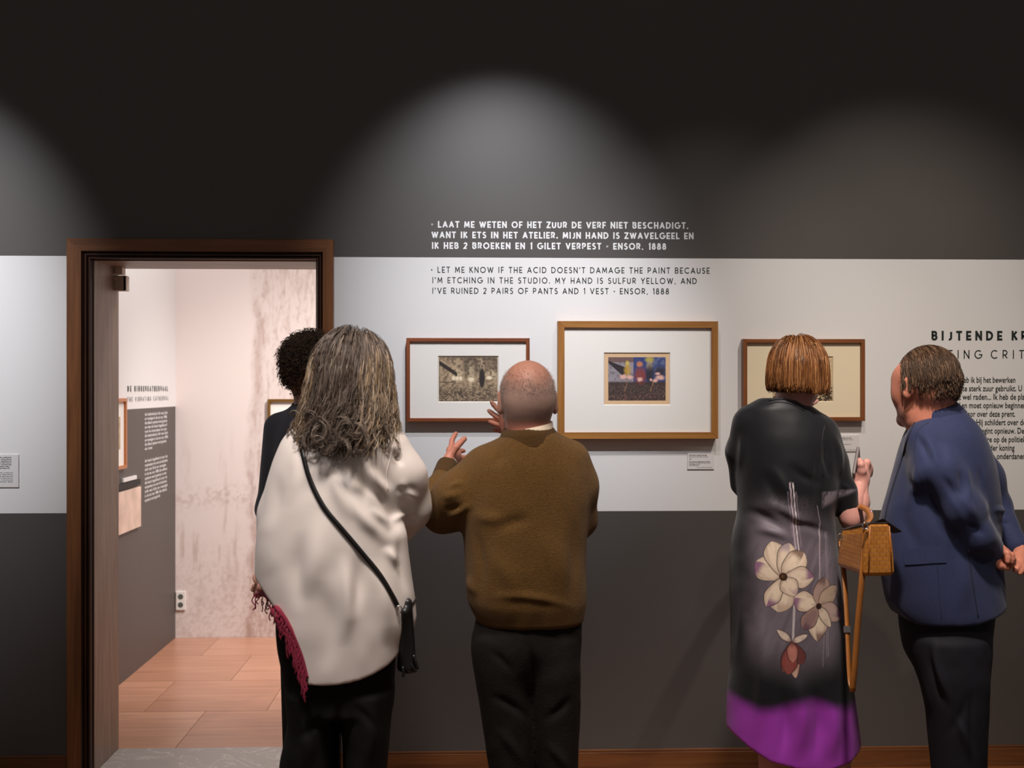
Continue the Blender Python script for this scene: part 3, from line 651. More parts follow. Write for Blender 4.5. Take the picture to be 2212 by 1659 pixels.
# ================================================================ SDF MODELLER (bodies and clothes grown as one surface)
class Field:
    def __init__(s, lo, hi, h):
        s.lo = np.array(lo, float); s.h = h; n = np.ceil((np.array(hi)-s.lo)/h).astype(int)+1
        s.n = n; s.ax = [s.lo[i]+h*np.arange(n[i]) for i in range(3)]; s.d = np.full(n, 1., np.float32)
    def sub(s, lo, hi):
        sl = []
        for i in range(3):
            a = int(np.clip(np.floor((lo[i]-s.lo[i])/s.h), 0, s.n[i])); b = int(np.clip(np.ceil((hi[i]-s.lo[i])/s.h)+1, 0, s.n[i])); sl.append(slice(a, max(a, b)))
        X = s.ax[0][sl[0]][:, None, None]; Y = s.ax[1][sl[1]][None, :, None]; Z = s.ax[2][sl[2]][None, None, :]
        return tuple(sl), X, Y, Z
    def put(s, lo, hi, fn, k=.015, op='u'):
        m = k+2*s.h; sl, X, Y, Z = s.sub(np.array(lo)-m, np.array(hi)+m)
        if min(x.stop-x.start for x in sl) <= 0: return s
        b = np.asarray(fn(X, Y, Z), np.float32); a = s.d[sl]; b = np.broadcast_to(b, a.shape)
        if op == 'u':
            h = np.clip(.5+.5*(b-a)/k, 0, 1); s.d[sl] = b+(a-b)*h-k*h*(1-h)
        else:           # subtract
            b = -b; h = np.clip(.5-.5*(b-a)/k, 0, 1); s.d[sl] = (b+(a-b)*h)+k*h*(1-h)
        return s
    def cap(s, a, b, ra, rb=None, k=.015, op='u'):
        rb = ra if rb is None else rb; a = np.array(a, float); b = np.array(b, float); R = max(ra, rb); d = b-a; L2 = float(d@d)+1e-9
        def fn(X, Y, Z):
            t = np.clip(((X-a[0])*d[0]+(Y-a[1])*d[1]+(Z-a[2])*d[2])/L2, 0, 1)
            return np.sqrt((X-a[0]-t*d[0])**2+(Y-a[1]-t*d[1])**2+(Z-a[2]-t*d[2])**2)-(ra+(rb-ra)*t)
        return s.put(np.minimum(a, b)-R, np.maximum(a, b)+R, fn, k, op)
    def chain(s, pts, rs, k=.015):
        for i in range(len(pts)-1): s.cap(pts[i], pts[i+1], rs[i], rs[i+1], k)
        return s
    def ell(s, c, r, ax=None, k=.015, op='u'):
        c = np.array(c, float); r = np.array(r, float); A = np.eye(3) if ax is None else np.array(ax, float); R = max(r)
        def fn(X, Y, Z):
            p = [(X-c[0])*A[i][0]+(Y-c[1])*A[i][1]+(Z-c[2])*A[i][2] for i in range(3)]
            k0 = np.sqrt(sum((p[i]/r[i])**2 for i in range(3)))+1e-6; k1 = np.sqrt(sum((p[i]/r[i]**2)**2 for i in range(3)))+1e-6
            return k0*(k0-1)/k1
        return s.put(c-R, c+R, fn, k, op)
    def loft(s, rows, k=.015, power=2.0, op='u', round_=.01):
        """rows: (z, x centre, y centre, half width, half depth), any order"""
        R = np.array(sorted(rows)); z0, z1 = R[0, 0], R[-1, 0]
        lo = (R[:, 1]-R[:, 3]).min(), (R[:, 2]-R[:, 4]).min(), z0; hi = (R[:, 1]+R[:, 3]).max(), (R[:, 2]+R[:, 4]).max(), z1
        def fn(X, Y, Z):
            zz = Z.ravel(); I = []
            for j in range(1, 5):      # smoothed interpolation along the height
                g_ = sum(np.interp(zz+o_, R[:, 0], R[:, j]) for o_ in (-.02, -.01, 0, .01, .02))/5; I.append(g_[None, None, :])
            cx, cy, rx, ry = I; px = (X-cx)/rx; py = (Y-cy)/ry
            q = (np.abs(px)**power+np.abs(py)**power)**(1/power)
            g = np.sqrt((px/rx)**2+(py/ry)**2)/np.maximum(np.sqrt(px**2+py**2), 1e-6)
            d = (q-1)/np.maximum(g, 1e-6); dz = np.maximum(z0-Z, Z-z1); dz = np.broadcast_to(dz, d.shape)
            r_ = round_; a = d+r_; b = dz+r_
            return np.sqrt(np.maximum(a, 0)**2+np.maximum(b, 0)**2)+np.minimum(np.maximum(a, b), 0)-r_
        return s.put(lo, hi, fn, k, op)
    def mesh(s, smooth=2):
        d = s.d; ins = d < 0; n = np.array(d.shape)-1
        c = np.zeros(n, np.int8)
        for i in (0, 1):
            for j in (0, 1):
                for k in (0, 1): c += ins[i:i+n[0], j:j+n[1], k:k+n[2]]
        I = np.argwhere((c > 0) & (c < 8)); V = np.zeros((len(I), 3)); cnt = np.zeros(len(I))
        off = [(i, j, k) for i in (0, 1) for j in (0, 1) for k in (0, 1)]
        val = {o: d[I[:, 0]+o[0], I[:, 1]+o[1], I[:, 2]+o[2]].astype(float) for o in off}
        for o in off:
            for ax in range(3):
                if o[ax]: continue
                p = list(o); p[ax] = 1; a = val[o]; b = val[tuple(p)]; m = (a < 0) != (b < 0)
                t = np.where(m, a/np.where(m, a-b, 1), 0); q = np.array(o, float)[None]+t[:, None]*np.eye(3)[ax]
                V[m] += q[m]; cnt[m] += 1
        V = (V/cnt[:, None]+I)*s.h+s.lo
        ids = np.full(n, -1, np.int32); ids[I[:, 0], I[:, 1], I[:, 2]] = np.arange(len(I)); Qs = []
        for ax in range(3):
            u, v = [(1, 2), (2, 0), (0, 1)][ax]
            sl0 = [slice(None)]*3; sl1 = [slice(None)]*3; sl0[ax] = slice(0, -1); sl1[ax] = slice(1, None)
            A = ins[tuple(sl0)]; B = ins[tuple(sl1)]; E = np.argwhere(A != B)
            E = E[(E[:, u] > 0) & (E[:, v] > 0) & (E[:, u] < n[u]) & (E[:, v] < n[v])]
            def g(du, dv):
                F_ = E.copy(); F_[:, u] -= du; F_[:, v] -= dv; return ids[F_[:, 0], F_[:, 1], F_[:, 2]]
            q = np.stack([g(1, 1), g(0, 1), g(0, 0), g(1, 0)], -1); fl = ~A[E[:, 0], E[:, 1], E[:, 2]]
            q[fl] = q[fl][:, ::-1]; Qs.append(q)
        Q = np.vstack(Qs); Q = Q[(Q >= 0).all(1)]
        return lap(V, Q, smooth), Q
def lap(V, Q, it, f=.5):
    E = np.vstack([Q[:, [0, 1]], Q[:, [1, 2]], Q[:, [2, 3]], Q[:, [3, 0]]]) if Q.shape[1] == 4 else None
    if E is None: return V
    a = np.concatenate([E[:, 0], E[:, 1]]); b = np.concatenate([E[:, 1], E[:, 0]]); n = np.bincount(a, minlength=len(V))+1e-9
    for _ in range(it):
        V = V+f*(np.stack([np.bincount(a, V[b, i], len(V)) for i in range(3)], -1)/n[:, None]-V)
    return V
def normals(V, Q):
    N = np.cross(V[Q[:, 2]]-V[Q[:, 0]], V[Q[:, 3]]-V[Q[:, 1]]); out = np.zeros_like(V)
    for i in range(4):
        for j in range(3): out[:, j] += np.bincount(Q[:, i], N[:, j], len(V))
    return out/(np.linalg.norm(out, axis=1)[:, None]+1e-12)
def folds(V, Q, fl, noise=None, back=True):
    """push cloth in or out along creases drawn on the surface: (x1,y1,x2,y2,width,amplitude) ; noise=(freq, amp)"""
    N = normals(V, Q); u, v = proj(V); disp = np.zeros(len(V))
    facing = sstep(.0, .35, -(N @ FW))
    for x1, y1, x2, y2, wd, am in fl:
        dx, dy = x2-x1, y2-y1; L = math.hypot(dx, dy)+1e-6; t = ((u-x1)*dx+(v-y1)*dy)/L**2; tc = np.clip(t, 0, 1)
        bow = .12*L*np.sin(np.pi*tc)*(1 if (x1*7+y1) % 2 < 1 else -1)
        e = (u-x1-tc*dx)*dy/L-(v-y1-tc*dy)*dx/L; along = np.abs(t-tc)*L
        disp += am*np.exp(-((e-bow*.5)/wd)**2)*np.exp(-(along/wd)**2)*np.sin(np.pi*np.clip(t, 0, 1))**1.7*facing*1.25
    if noise:
        f, a = noise; disp += a*((fbm(V[:, 0]*f+V[:, 1]*f*.5, V[:, 2]*f*.6+V[:, 1]*f*.4, 5, 3)-.5)*2)
    return V+N*disp[:, None]
def rowpx(rows, Y, depth, cy=0):
    """silhouette rows (py, x left, x right[, half depth[, y shift]]) -> loft rows standing at Y"""
    out = []
    for r in rows:
        py, xl, xr = r[:3]; dp = r[3] if len(r) > 3 else depth; c = (r[4] if len(r) > 4 else cy)
        a = at(xl, py, Y); b = at(xr, py, Y); out.append((a[2], (a[0]+b[0])/2, Y+c, (b[0]-a[0])/2, dp))
    return out
def join(parts):
    V = []; Q = []; C = []; n = 0
    for p in parts:
        V.append(p[0]); Q.append(p[1]+n); n += len(p[0])
        if len(p) > 2: C.append(p[2])
    return (np.vstack(V), np.vstack(Q), np.vstack(C) if C else None)
def unit(v): v = np.array(v, float); return v/(np.linalg.norm(v)+1e-12)
def frame_of(f, roll=0):
    f = unit(f); r = unit(np.cross(f, [0, 0, 1])); u = np.cross(r, f); return r, f, u

def head(F, c, f, s=1., ears=True):
    """skull, face and ears; c = point midway between the ear canals, f = facing direction"""
    r, f, u = frame_of(f); c = np.array(c, float)
    P = lambda a, b, d: c+(r*a+f*b+u*d)*s
    A = (r, f, u)
    F.ell(P(0, -.012, .030), np.array((.076, .094, .088))*s, A, .02)
    F.ell(P(0, -.045, -.01), np.array((.066, .055, .060))*s, A, .03)
    F.ell(P(0, .038, -.040), np.array((.060, .060, .078))*s, A, .02)
    F.cap(P(-.045, .02, -.07), P(-.012, .078, -.10), .018*s, .016*s, .02); F.cap(P(.045, .02, -.07), P(.012, .078, -.10), .018*s, .016*s, .02)
    F.cap(P(-.012, .080, -.104), P(.012, .080, -.104), .016*s, .016*s, .015)
    F.cap(P(-.03, .085, .030), P(.03, .085, .030), .011*s, .011*s, .012)
    for e in (-1, 1):
        F.ell(P(e*.050, .040, .020), np.array((.021, .044, .045))*s, A, .03)
        F.ell(P(e*.030, .100, .014), np.array((.013, .010, .009))*s, A, .01, 's')
        F.ell(P(e*.031, .084, .014), np.array((.012, .0125, .012))*s, A, .003)
        F.ell(P(e*.040, .060, -.026), np.array((.020, .022, .026))*s, A, .035)
    F.cap(P(0, .098, .020), P(0, .116, -.020), .007*s, .011*s, .01); F.cap(P(-.011, .102, -.024), P(.011, .102, -.024), .008*s, .008*s, .006)
    F.cap(P(-.02, .092, -.054), P(.02, .092, -.054), .006*s, .006*s, .006); F.cap(P(-.017, .092, -.064), P(.017, .092, -.064), .007*s, .007*s, .006)
    F.cap(P(-.022, .100, -.059), P(.022, .100, -.059), .0022*s, .0022*s, .003, 's')
    if ears:
        for e in (-1, 1):
            ea = unit(r*e+f*-.55); eb = unit(f+r*e*.55); 
            F.ell(P(e*.080, -.008, .000), np.array((.007, .018, .032))*s, (ea, eb, u), .006)
            F.ell(P(e*.080, -.004, -.022), np.array((.006, .011, .014))*s, (ea, eb, u), .006)
            F.ell(P(e*.088, .002, .002), np.array((.004, .010, .018))*s, (ea, eb, u), .004, 's')
def hand(F, wrist, kn, tips, thumb, r=.0085, wr=.024, back=(0, 0, 0)):
    """kn/tips: four knuckles and fingertips; each finger bends at a joint pushed out by `back`; thumb = (root, joint, tip)"""
    w_ = np.array(wrist, float); kn = [np.array(k, float) for k in kn]; b = np.array(back, float)
    for i, k in enumerate(kn): F.cap(w_+(k-w_)*.12, k, .0150, .0125, .014)
    F.cap(kn[0], kn[3], .011, .011, .012)
    for k, t in zip(kn, tips):
        t = np.array(t, float); m1 = k+(t-k)*.45+b; m2 = k+(t-k)*.76+b*.6
        F.cap(k, m1, r*1.12, r*1.0, .004); F.cap(m1, m2, r, r*.92, .003); F.cap(m2, t, r*.92, r*.78, .003)
    a, j, t = [np.array(q, float) for q in thumb]
    F.cap(w_+(a-w_)*.3, a, .017, .015, .014); F.cap(a, j, .0135, .0115, .006); F.cap(j, t, .0115, .0088, .004)

def coarse_body(F, J):
    """torso, arms and legs under the clothes, so that the body is one figure"""
    sl, sr, el, er, wl, wr_, pel, chest, neck = [np.array(J[k], float) for k in ('sl', 'sr', 'el', 'er', 'wl', 'wr', 'pelvis', 'chest', 'neck')]
    F.cap(neck, chest, .045, .09, .04); F.cap(sl, sr, .045, .045, .04); F.ell(chest, (.12, .080, .16), None, .04); F.cap(chest, pel, .080, .080, .04)
    F.cap(pel-np.array([.035, 0, 0]), pel+np.array([.035, 0, 0]), .072, .072, .03)
    for a, b, c in ((sl, el, wl), (sr, er, wr_)): F.chain([a, b, c], [.042, .032, .024], .03)
    for k in ('l', 'r'):
        h, kn, an = [np.array(J[q+k], float) for q in ('hip_', 'knee_', 'ankle_')]; F.chain([h, kn, an], [.052, .040, .029], .02)
        toe = an+np.array(J.get('toe', (0, .16, 0)), float); toe[2] = .03; F.cap(an*[1, 1, 0]+[0, 0, .045], toe, .032, .026, .03); F.cap(an, an*[1, 1, 0]+[0, 0, .045], .034, .034, .02)
def skin_mesh(fields, smooth=1): return join([f.mesh(smooth) for f in fields])
def shoes(root, J, m, L=.19):
    for k in ('l', 'r'):
        a = np.array(J['ankle_'+k], float); d = unit(np.array(J.get('toe', (0, .16, 0)))*[1, 1, 0]); p0 = a*[1, 1, 0]+[0, 0, .045]-d*.03; p1 = p0+d*L
        F = Field(np.minimum(p0, p1)-.08, np.maximum(p0, p1)+[.08, .08, .09], .006); F.cap(p0, p0+d*.07, .042, .042, .02); F.cap(p0+d*.07, p1-[0, 0, .008], .042, .034, .02); F.cap(p0+[0, 0, .02], p0+[0, 0, .05], .040, .038, .02)
        lo = F.lo; F.put((lo[0], lo[1], -.2), (p1[0]+1, p1[1]+1, .0), lambda X, Y, Z: (Z-.004)+0*X+0*Y, .004, 's')
        V, Q = F.mesh(2); link('shoe', qmesh('shoe', V, Q), m, root)

# ---------------------------------------------------------------- hair strands (real thin tubes)
def grow(rng, roots, dirs, length, steps, c, rad, A, layer, grav=.35, flare=None, push=.9):
    """march strands outward from the skull: direction eases towards gravity, never enters the ellipsoid"""
    n = len(roots); P = roots.copy(); D = dirs/np.linalg.norm(dirs, axis=1)[:, None]; st = (length/steps)[:, None]; out = [P.copy()]
    Am = np.array(A); g = np.array([0, 0, -1.])
    for i in range(steps):
        G = np.tile(g, (n, 1)) if flare is None else g+flare(P, i/steps)
        D = D*(1-grav)+G*grav; D /= np.linalg.norm(D, axis=1)[:, None]; P = P+D*st
        q = ((P-c) @ Am.T)/rad; l = np.linalg.norm(q, axis=1); m = l < layer
        nrm = ((q/rad) @ Am); nrm /= np.linalg.norm(nrm, axis=1)[:, None]
        if m.any():
            qq = q[m]/l[m][:, None]*layer[m][:, None]; P[m] = (qq*rad) @ Am+c
            dn = (D[m]*nrm[m]).sum(1); D[m] = D[m]-nrm[m]*np.minimum(dn, 0)[:, None]*push; D[m] /= np.linalg.norm(D[m], axis=1)[:, None]+1e-9
        out.append(P.copy())
    return np.stack(out, 1)
def curl(rng, S, amp, freq, t0=0., group=1):
    n, m, _ = S.shape; t = np.linspace(0, 1, m)[None, :]; k = max(1, n//group); gi = rng.integers(0, k, n)
    ph = rng.uniform(0, 6.28, k)[gi][:, None]+rng.normal(0, .25, (n, 1)); fr = (freq*rng.uniform(.8, 1.25, k))[gi][:, None]
    T_ = np.gradient(S, axis=1); T_ /= np.linalg.norm(T_, axis=2)[..., None]+1e-9
    a = np.cross(T_, np.array([.2, 1, .1])); a /= np.linalg.norm(a, axis=2)[..., None]+1e-9; b = np.cross(T_, a)
    e = amp*np.clip((t-t0)/(1-t0), 0, 1)
    return S+a*(e*np.cos(fr*t*6.28+ph))[..., None]+b*(e*np.sin(fr*t*6.28+ph))[..., None]
def tubes(S, r0, r1, cols=None):
    """S (n, m, 3) -> three-sided tubes"""
    n, m, _ = S.shape; T_ = np.gradient(S, axis=1); T_ /= np.linalg.norm(T_, axis=2)[..., None]+1e-9
    a = np.cross(T_, np.array([.31, .9, .22])); a /= np.linalg.norm(a, axis=2)[..., None]+1e-9; b = np.cross(T_, a)
    r = (r0+(r1-r0)*np.linspace(0, 1, m)**2)[None, :, None]*np.ones((n, 1, 1)); V = np.stack([S+r*(a*math.cos(k)+b*math.sin(k)) for k in (0, 2.094, 4.189)], 2)
    base = (np.arange(n*m)*3).reshape(n, m)[:, :-1]; Q = []
    for k in range(3):
        k2 = (k+1) % 3; Q.append(np.stack([base+k, base+k2, base+3+k2, base+3+k], -1).reshape(-1, 4))
    C = None if cols is None else np.repeat(cols, m*3, axis=0)
    return V.reshape(-1, 3), np.vstack(Q), C
def scalp_roots(rng, n, c, rad, A, keep):
    out = []; tot = 0
    while tot < n:
        v = rng.normal(size=(n*2, 3)); v /= np.linalg.norm(v, axis=1)[:, None]; v = v[keep(v[:, 0], v[:, 1], v[:, 2])]; out.append(v); tot += len(v)
    v = np.vstack(out)[:n]; Am = np.array(A); nrm = (v/rad) @ Am; nrm /= np.linalg.norm(nrm, axis=1)[:, None]
    return v, (v*rad) @ Am+c, nrm
def away(nrm, crown):
    k = np.array(crown, float); t = -(k-(nrm @ k)[:, None]*nrm); return t/(np.linalg.norm(t, axis=1)[:, None]+1e-6)
def shades(rng, n, cols, jitter=.12):
    c = np.array([srgb(*q) for q in cols]); i = rng.integers(0, len(c), n); return c[i]*(1+rng.normal(0, jitter, (n, 1))).clip(.5, 1.6)
def hair_obj(name, parts, m, root):
    V, Q, C = join(parts); return link(name, qmesh(name, V, Q, True, C), m, root)
# ================================================================ THE VISITORS
M['skin'] = mat('skin', attr=True, rough=.55, noise=(60, .06), bump=(220, .12, .0008), sheen=.05)
M['hair'] = mat('hair', attr=True, rough=.45, spec=.35)
M['curly_hair'] = mat('curly_hair', attr=True, rough=.6, spec=.3)
M['black_leather'] = mat('black_leather', (.012, .011, .011), .38, bump=(180, .3, .001))
M['steel'] = mat('steel', (.7, .68, .66), .2, 1)
SKIN = srgb(206, 146, 126)
def skin_cols(V, base=SKIN): return np.tile(np.array(base), (len(V), 1))
def person(x, Y, label): return empty('person', (x, Y, 0), label, 'person')
def fdir(a): return np.array([math.sin(math.radians(a)), math.cos(math.radians(a)), 0])
def bvh(V, Q): return BVHTree.FromPolygons([tuple(v) for v in V], [tuple(map(int, q)) for q in Q])
def lay(tree, pts, off=.004, fallback=None):
    """drop photo positions onto a garment's surface; returns points and surface normals"""
    P = []; Nn = []
    for px, py in pts:
        d = Vector(at(px, py, 1.)-np.array([0, 0, EYE])).normalized(); h, n_, _, _ = tree.ray_cast(Vector((0, 0, EYE)), d)
        if h is None: P.append(None); Nn.append(None); continue
        n_ = n_ if n_.dot(d) < 0 else -n_; P.append(np.array(h)+np.array(n_)*off); Nn.append(np.array(n_))
    ok = [i for i, p in enumerate(P) if p is not None]
    for i in range(len(P)):
        if P[i] is None: j = min(ok, key=lambda k: abs(k-i)); P[i] = P[j]+np.array([1e-5*(i-j), 0, 0]); Nn[i] = Nn[j]
    return np.array(P), np.array(Nn)
def seam(tree, name, pts, m, parent, r=.0016, off=.0, n=6):
    P, _ = lay(tree, spline(np.array(pts, float), n), off); return MB().tube(P, r, 5).build(name, m, parent, True)

# ---------------------------------------------------------------- 1 man in the brown sweater
YB = 3.40
B = person(float(at(1140, 900, YB)[0]), YB, 'bald man in a brown knitted sweater gesturing with both hands before the small frame')
c = at(1139, 868, YB); fB = fdir(-4)
F = Field(c-[.14, .17, .24], c+[.14, .17, .15], .0035)
head(F, c, fB, 1.03); F.cap(c+[0, -.02, -.05], at(1146, 975, YB-.03), .060, .066, .03); F.cap(at(1125, 948, YB-.038), at(1165, 938, YB-.038), .024, .024, .02)
F2 = Field(at(915, 1090, YB+.1)-.05, at(1040, 900, YB+.45)+.05, .003)
wl = at(965, 1012, YB+.20)
hand(F2, wl, [at(974, 972, YB+.26), at(984, 976, YB+.28), at(988, 984, YB+.29), at(988, 994, YB+.29)],
     [at(985, 936, YB+.30), at(999, 953, YB+.34), at(1002, 974, YB+.34), at(1014, 990, YB+.32)], (at(970, 988, YB+.21), at(985, 966, YB+.215), at(1003, 948, YB+.235)), back=(-.004, .003, .006))
F2.cap(at(945, 1085, YB+.14), wl, .034, .026, .02)
wr_ = at(1112, 965, YB+.30)
F3 = Field(at(1030, 1060, YB+.2)-.05, at(1200, 850, YB+.45)+.06, .003)
hand(F3, wr_, [at(1088, 893, YB+.33), at(1086, 907, YB+.34), at(1089, 921, YB+.34), at(1096, 932, YB+.34)],
     [at(1062, 869, YB+.34), at(1056, 887, YB+.36), at(1058, 911, YB+.36), at(1068, 928, YB+.38)], (at(1105, 925, YB+.30), at(1098, 900, YB+.28), at(1092, 880, YB+.28)), back=(-.004, .006, .0))
J = dict(sl=at(1040, 1010, YB), sr=at(1225, 985, YB), el=at(950, 1110, YB+.03), er=at(1262, 1130, YB+.06), wl=wl, wr=wr_, pelvis=at(1140, 1340, YB), chest=at(1140, 1080, YB), neck=at(1145, 950, YB-.02),
         hip_l=at(1090, 1400, YB), hip_r=at(1200, 1400, YB), knee_l=at(1105, 1680, YB-.01), knee_r=at(1205, 1680, YB-.01), ankle_l=at(1110, 1950, YB-.03), ankle_r=at(1205, 1950, YB-.03))
FB = Field((at(900, 900, YB)[0], YB-.25, -.01), (at(1310, 900, YB)[0], YB+.45, 1.62), .012); coarse_body(FB, J)
V, Q, _ = skin_mesh([FB, F, F2, F3]); col = skin_cols(V)
r_, f_, u_ = frame_of(fB); L = (V-c) @ np.array([r_, f_, u_]).T
hair_zone = sstep(-.075, -.045, L[:, 2])*sstep(.06, .02, L[:, 1])*(np.abs(L[:, 0]) < .082)*(V[:, 2] > c[2]-.1)
top = sstep(.02, .085, L[:, 2])
grey = np.array(srgb(172, 146, 134)); nz = fbm(V[:, 0]*190, V[:, 2]*190+V[:, 1]*90, 3, 2)[:, None]
col = col*(1-hair_zone[:, None]*.8)+(grey*(1-top[:, None])+np.array(srgb(190, 134, 114))*top[:, None])*hair_zone[:, None]*.8
col *= (.94+.12*nz); col[(L[:, 2] < -.05) & (V[:, 2] > c[2]-.2)] *= np.array([1.0, .84, .80])
link('body', qmesh('body', V, Q, True, col), M['skin'], B)
# short grey stubble standing on the scalp
rng = np.random.default_rng(5); rad = np.array([.076, .094, .088])*1.03; cc_ = c+(f_*-.012+u_*.030)*1.03
v, R0, nr = scalp_roots(rng, 5200, cc_, rad, (r_, f_, u_), lambda x, y, z: (y < .45) & (z > -.75) & (z < .1+.7*rng.random(x.shape)))
keep = np.ones(len(R0), bool); S = np.stack([R0-nr*.001, R0+nr*.0022+rng.normal(0, .0006, R0.shape), R0+nr*.0045+rng.normal(0, .0014, R0.shape)], 1)
hair_obj('hair', [tubes(S, .00028, .00015, shades(rng, len(S), [(190, 176, 168), (150, 132, 122), (214, 204, 198)]))], M['hair'], B)
# sweater
M['sweater'] = mat('brown_wool', srgb(106, 76, 36), .95, spec=.2, noise=(170, .2), bump=(420, 1, .004), sheen=.08)
M['sweater_rib'] = mat('brown_wool_rib', srgb(88, 62, 30), .95, spec=.2, noise=(260, .14), bump=(500, 1, .004), sheen=.06)
F = Field((at(895, 900, YB)[0], YB-.24, at(1, 1380, YB)[2]), (at(1310, 900, YB)[0], YB+.42, at(1, 890, YB)[2]), .005)
F.loft(rowpx([(932, 1098, 1196, .075, -.01), (945, 1082, 1215, .085, -.01), (962, 1052, 1246, .10), (985, 1028, 1262, .115), (1020, 1008, 1272, .13), (1070, 998, 1277, .14), (1110, 996, 1272, .145), (1160, 1001, 1268, .15), (1220, 1003, 1266, .155),
               (1280, 1006, 1267, .155), (1312, 1014, 1266, .15), (1324, 1024, 1262, .14), (1343, 1034, 1260, .135)], YB, .14), .02, 2.3)
e = at(957, 1108, YB+.03); F.chain([at(1048, 1012, YB), at(985, 1072, YB-.01), e], [.066, .060, .056], .05); F.chain([e, at(947, 1062, YB+.1), at(961, 1022, YB+.185)], [.054, .043, .033], .03)
e2 = at(1252, 1120, YB+.06); F.chain([at(1232, 990, YB+.0), at(1248, 1050, YB+.02), e2], [.052, .052, .050], .04); F.chain([e2, at(1200, 1070, YB+.22), at(1130, 990, YB+.28)], [.048, .042, .034], .03)
F.cap(at(1140, 905, YB-.02), at(1150, 962, YB-.03), .062, .066, .01, 's')
F.cap(at(963, 1012, YB+.20), at(968, 990, YB+.24), .028, .028, .003, 's')
V, Q = F.mesh(2)
V = folds(V, Q, [(1000, 1060, 950, 1075, 9, .006), (1010, 1090, 955, 1100, 8, -.007), (1030, 1085, 960, 1130, 8, .006), (1005, 1040, 965, 1060, 6, .005), (1060, 1150, 1160, 1120, 14, -.006), (1050, 1180, 1120, 1300, 20, .006),
    (1160, 1140, 1230, 1300, 26, .007), (1020, 1120, 1035, 1310, 10, -.006), (1230, 1100, 1225, 1310, 14, -.005), (1040, 1290, 1250, 1315, 9, .005), (1100, 960, 1060, 1010, 12, -.004), (1030, 1290, 1010, 1240, 9, .005), (1100, 1120, 1015, 1110, 14, .006)], (9, .004))
sweater = link('sweater', qmesh('sweater', V, Q), M['sweater'], B); tb = bvh(V, Q)
def ring(c0, a, b, n, rr, k=1): return [c0+a*math.cos(t)+b*math.sin(t) for t in np.linspace(0, 2*math.pi, n, endpoint=False)]
# stand collar, open towards the front, and the light shirt rim inside it
def collar(name, rows, m, parent, th=.004, gap=40, tx=0):
    """rows of (centre, r left-right, r depth) bottom to top, swept round the neck leaving a gap in front"""
    q = MB(); n = 30; vs = []
    for cc0, rx, ry, tilt in rows:
        for o_ in (0, th):
            for i in range(n+1):
                t = math.radians(90+gap/2+(360-gap)*i/n); vs.append((cc0[0]+(rx-o_)*math.cos(t), cc0[1]+(ry-o_)*math.sin(t), cc0[2]+tilt*math.sin(t)+tx*math.cos(t)))
    k = n+1; fs = []
    for j in range(len(rows)-1):
        for i in range(n):
            a = 2*j*k+i; b = 2*(j+1)*k+i; fs += [(a, b, b+1, a+1), (a+k, a+k+1, b+k+1, b+k)]
    j = len(rows)-1
    for i in range(n): fs += [(2*j*k+i, 2*j*k+k+i, 2*j*k+k+i+1, 2*j*k+i+1)]
    for j in range(len(rows)-1):
        for i in (0, n): fs.append((2*j*k+i, 2*j*k+k+i, 2*(j+1)*k+k+i, 2*(j+1)*k+i))
    q.add(vs, fs); return q.build(name, m, parent, True)
cb = at(1143, 962, YB-.01); ct = at(1140, 921, YB-.01)
collar('collar', [(cb, .098, .092, .0), ((cb+ct)/2+[0, 0, .004], .084, .086, .004), (ct+[-.002, 0, 0], .070, .078, .006)], M['sweater_rib'], sweater, .006, 36, .007)
collar('shirt_collar', [(cb+[.004, -.002, .02], .068, .074, .0), (ct+[.006, -.003, .003], .067, .0755, .005)], mat('shirt_cream', srgb(226, 208, 184), .8), B, .003, 50, .012)
q = MB(); 
for (py, k) in ((1338, .0),): pass
F = Field(at(925, 1035, YB+.1)-.06, at(1000, 985, YB+.3)+.06, .003); F.cap(at(959, 1030, YB+.165), at(965.5, 1009, YB+.205), .037, .034, .004)
V, Q = F.mesh(1); link('cuff', qmesh('cuff', V, Q), M['sweater_rib'], sweater)
F = Field(at(925, 1035, YB+.1)-.06, at(1000, 985, YB+.3)+.06, .0025); F.cap(at(965, 1010, YB+.203), at(966.6, 1005, YB+.213), .0325, .031, .003)
V, Q = F.mesh(1); link('shirt_cuff', qmesh('shirt_cuff', V, Q), mat('shirt_white', srgb(226, 214, 204), .8), B)
# corduroy trousers
M['corduroy'] = mat('dark_corduroy', srgb(29, 25, 21), .9, spec=.2, noise=(40, .15), bump=(160, .5, .002))
F = Field((at(1000, 900, YB)[0], YB-.2, -.01), (at(1290, 900, YB)[0], YB+.22, at(1, 1300, YB)[2]), .006)
F.loft(rowpx([(1310, 1030, 1258, .125), (1360, 1024, 1256, .13), (1400, 1022, 1254, .13), (1440, 1040, 1240, .11), (1462, 1062, 1218, .08)], YB, .13), .02, 2.2)
F.loft(rowpx([(1370, 1030, 1130, .10), (1440, 1022, 1150, .115), (1560, 1040, 1156, .10), (1659, 1056, 1158, .09), (1800, 1066, 1156, .078), (1970, 1072, 1158, .075)], YB, .1, -.01), .045, 2.2)
F.loft(rowpx([(1370, 1145, 1244, .10), (1440, 1130, 1253, .115), (1560, 1146, 1250, .10), (1659, 1158, 1247, .09), (1800, 1162, 1244, .078), (1970, 1164, 1244, .075)], YB, .1, -.01), .02, 2.2)
V, Q = F.mesh(2)
V = folds(V, Q, [(1140, 1380, 1150, 1520, 8, -.008), (1050, 1500, 1150, 1560, 9, -.006), (1240, 1500, 1170, 1560, 9, -.006), (1070, 1570, 1130, 1659, 10, .006), (1180, 1600, 1230, 1680, 10, .006), (1050, 1400, 1110, 1460, 8, -.004)], (12, .004))
link('trousers', qmesh('trousers', V, Q), M['corduroy'], B)
M['shoe'] = mat('dark_shoe', (.02, .016, .013), .4); shoes(B, J, M['shoe'])

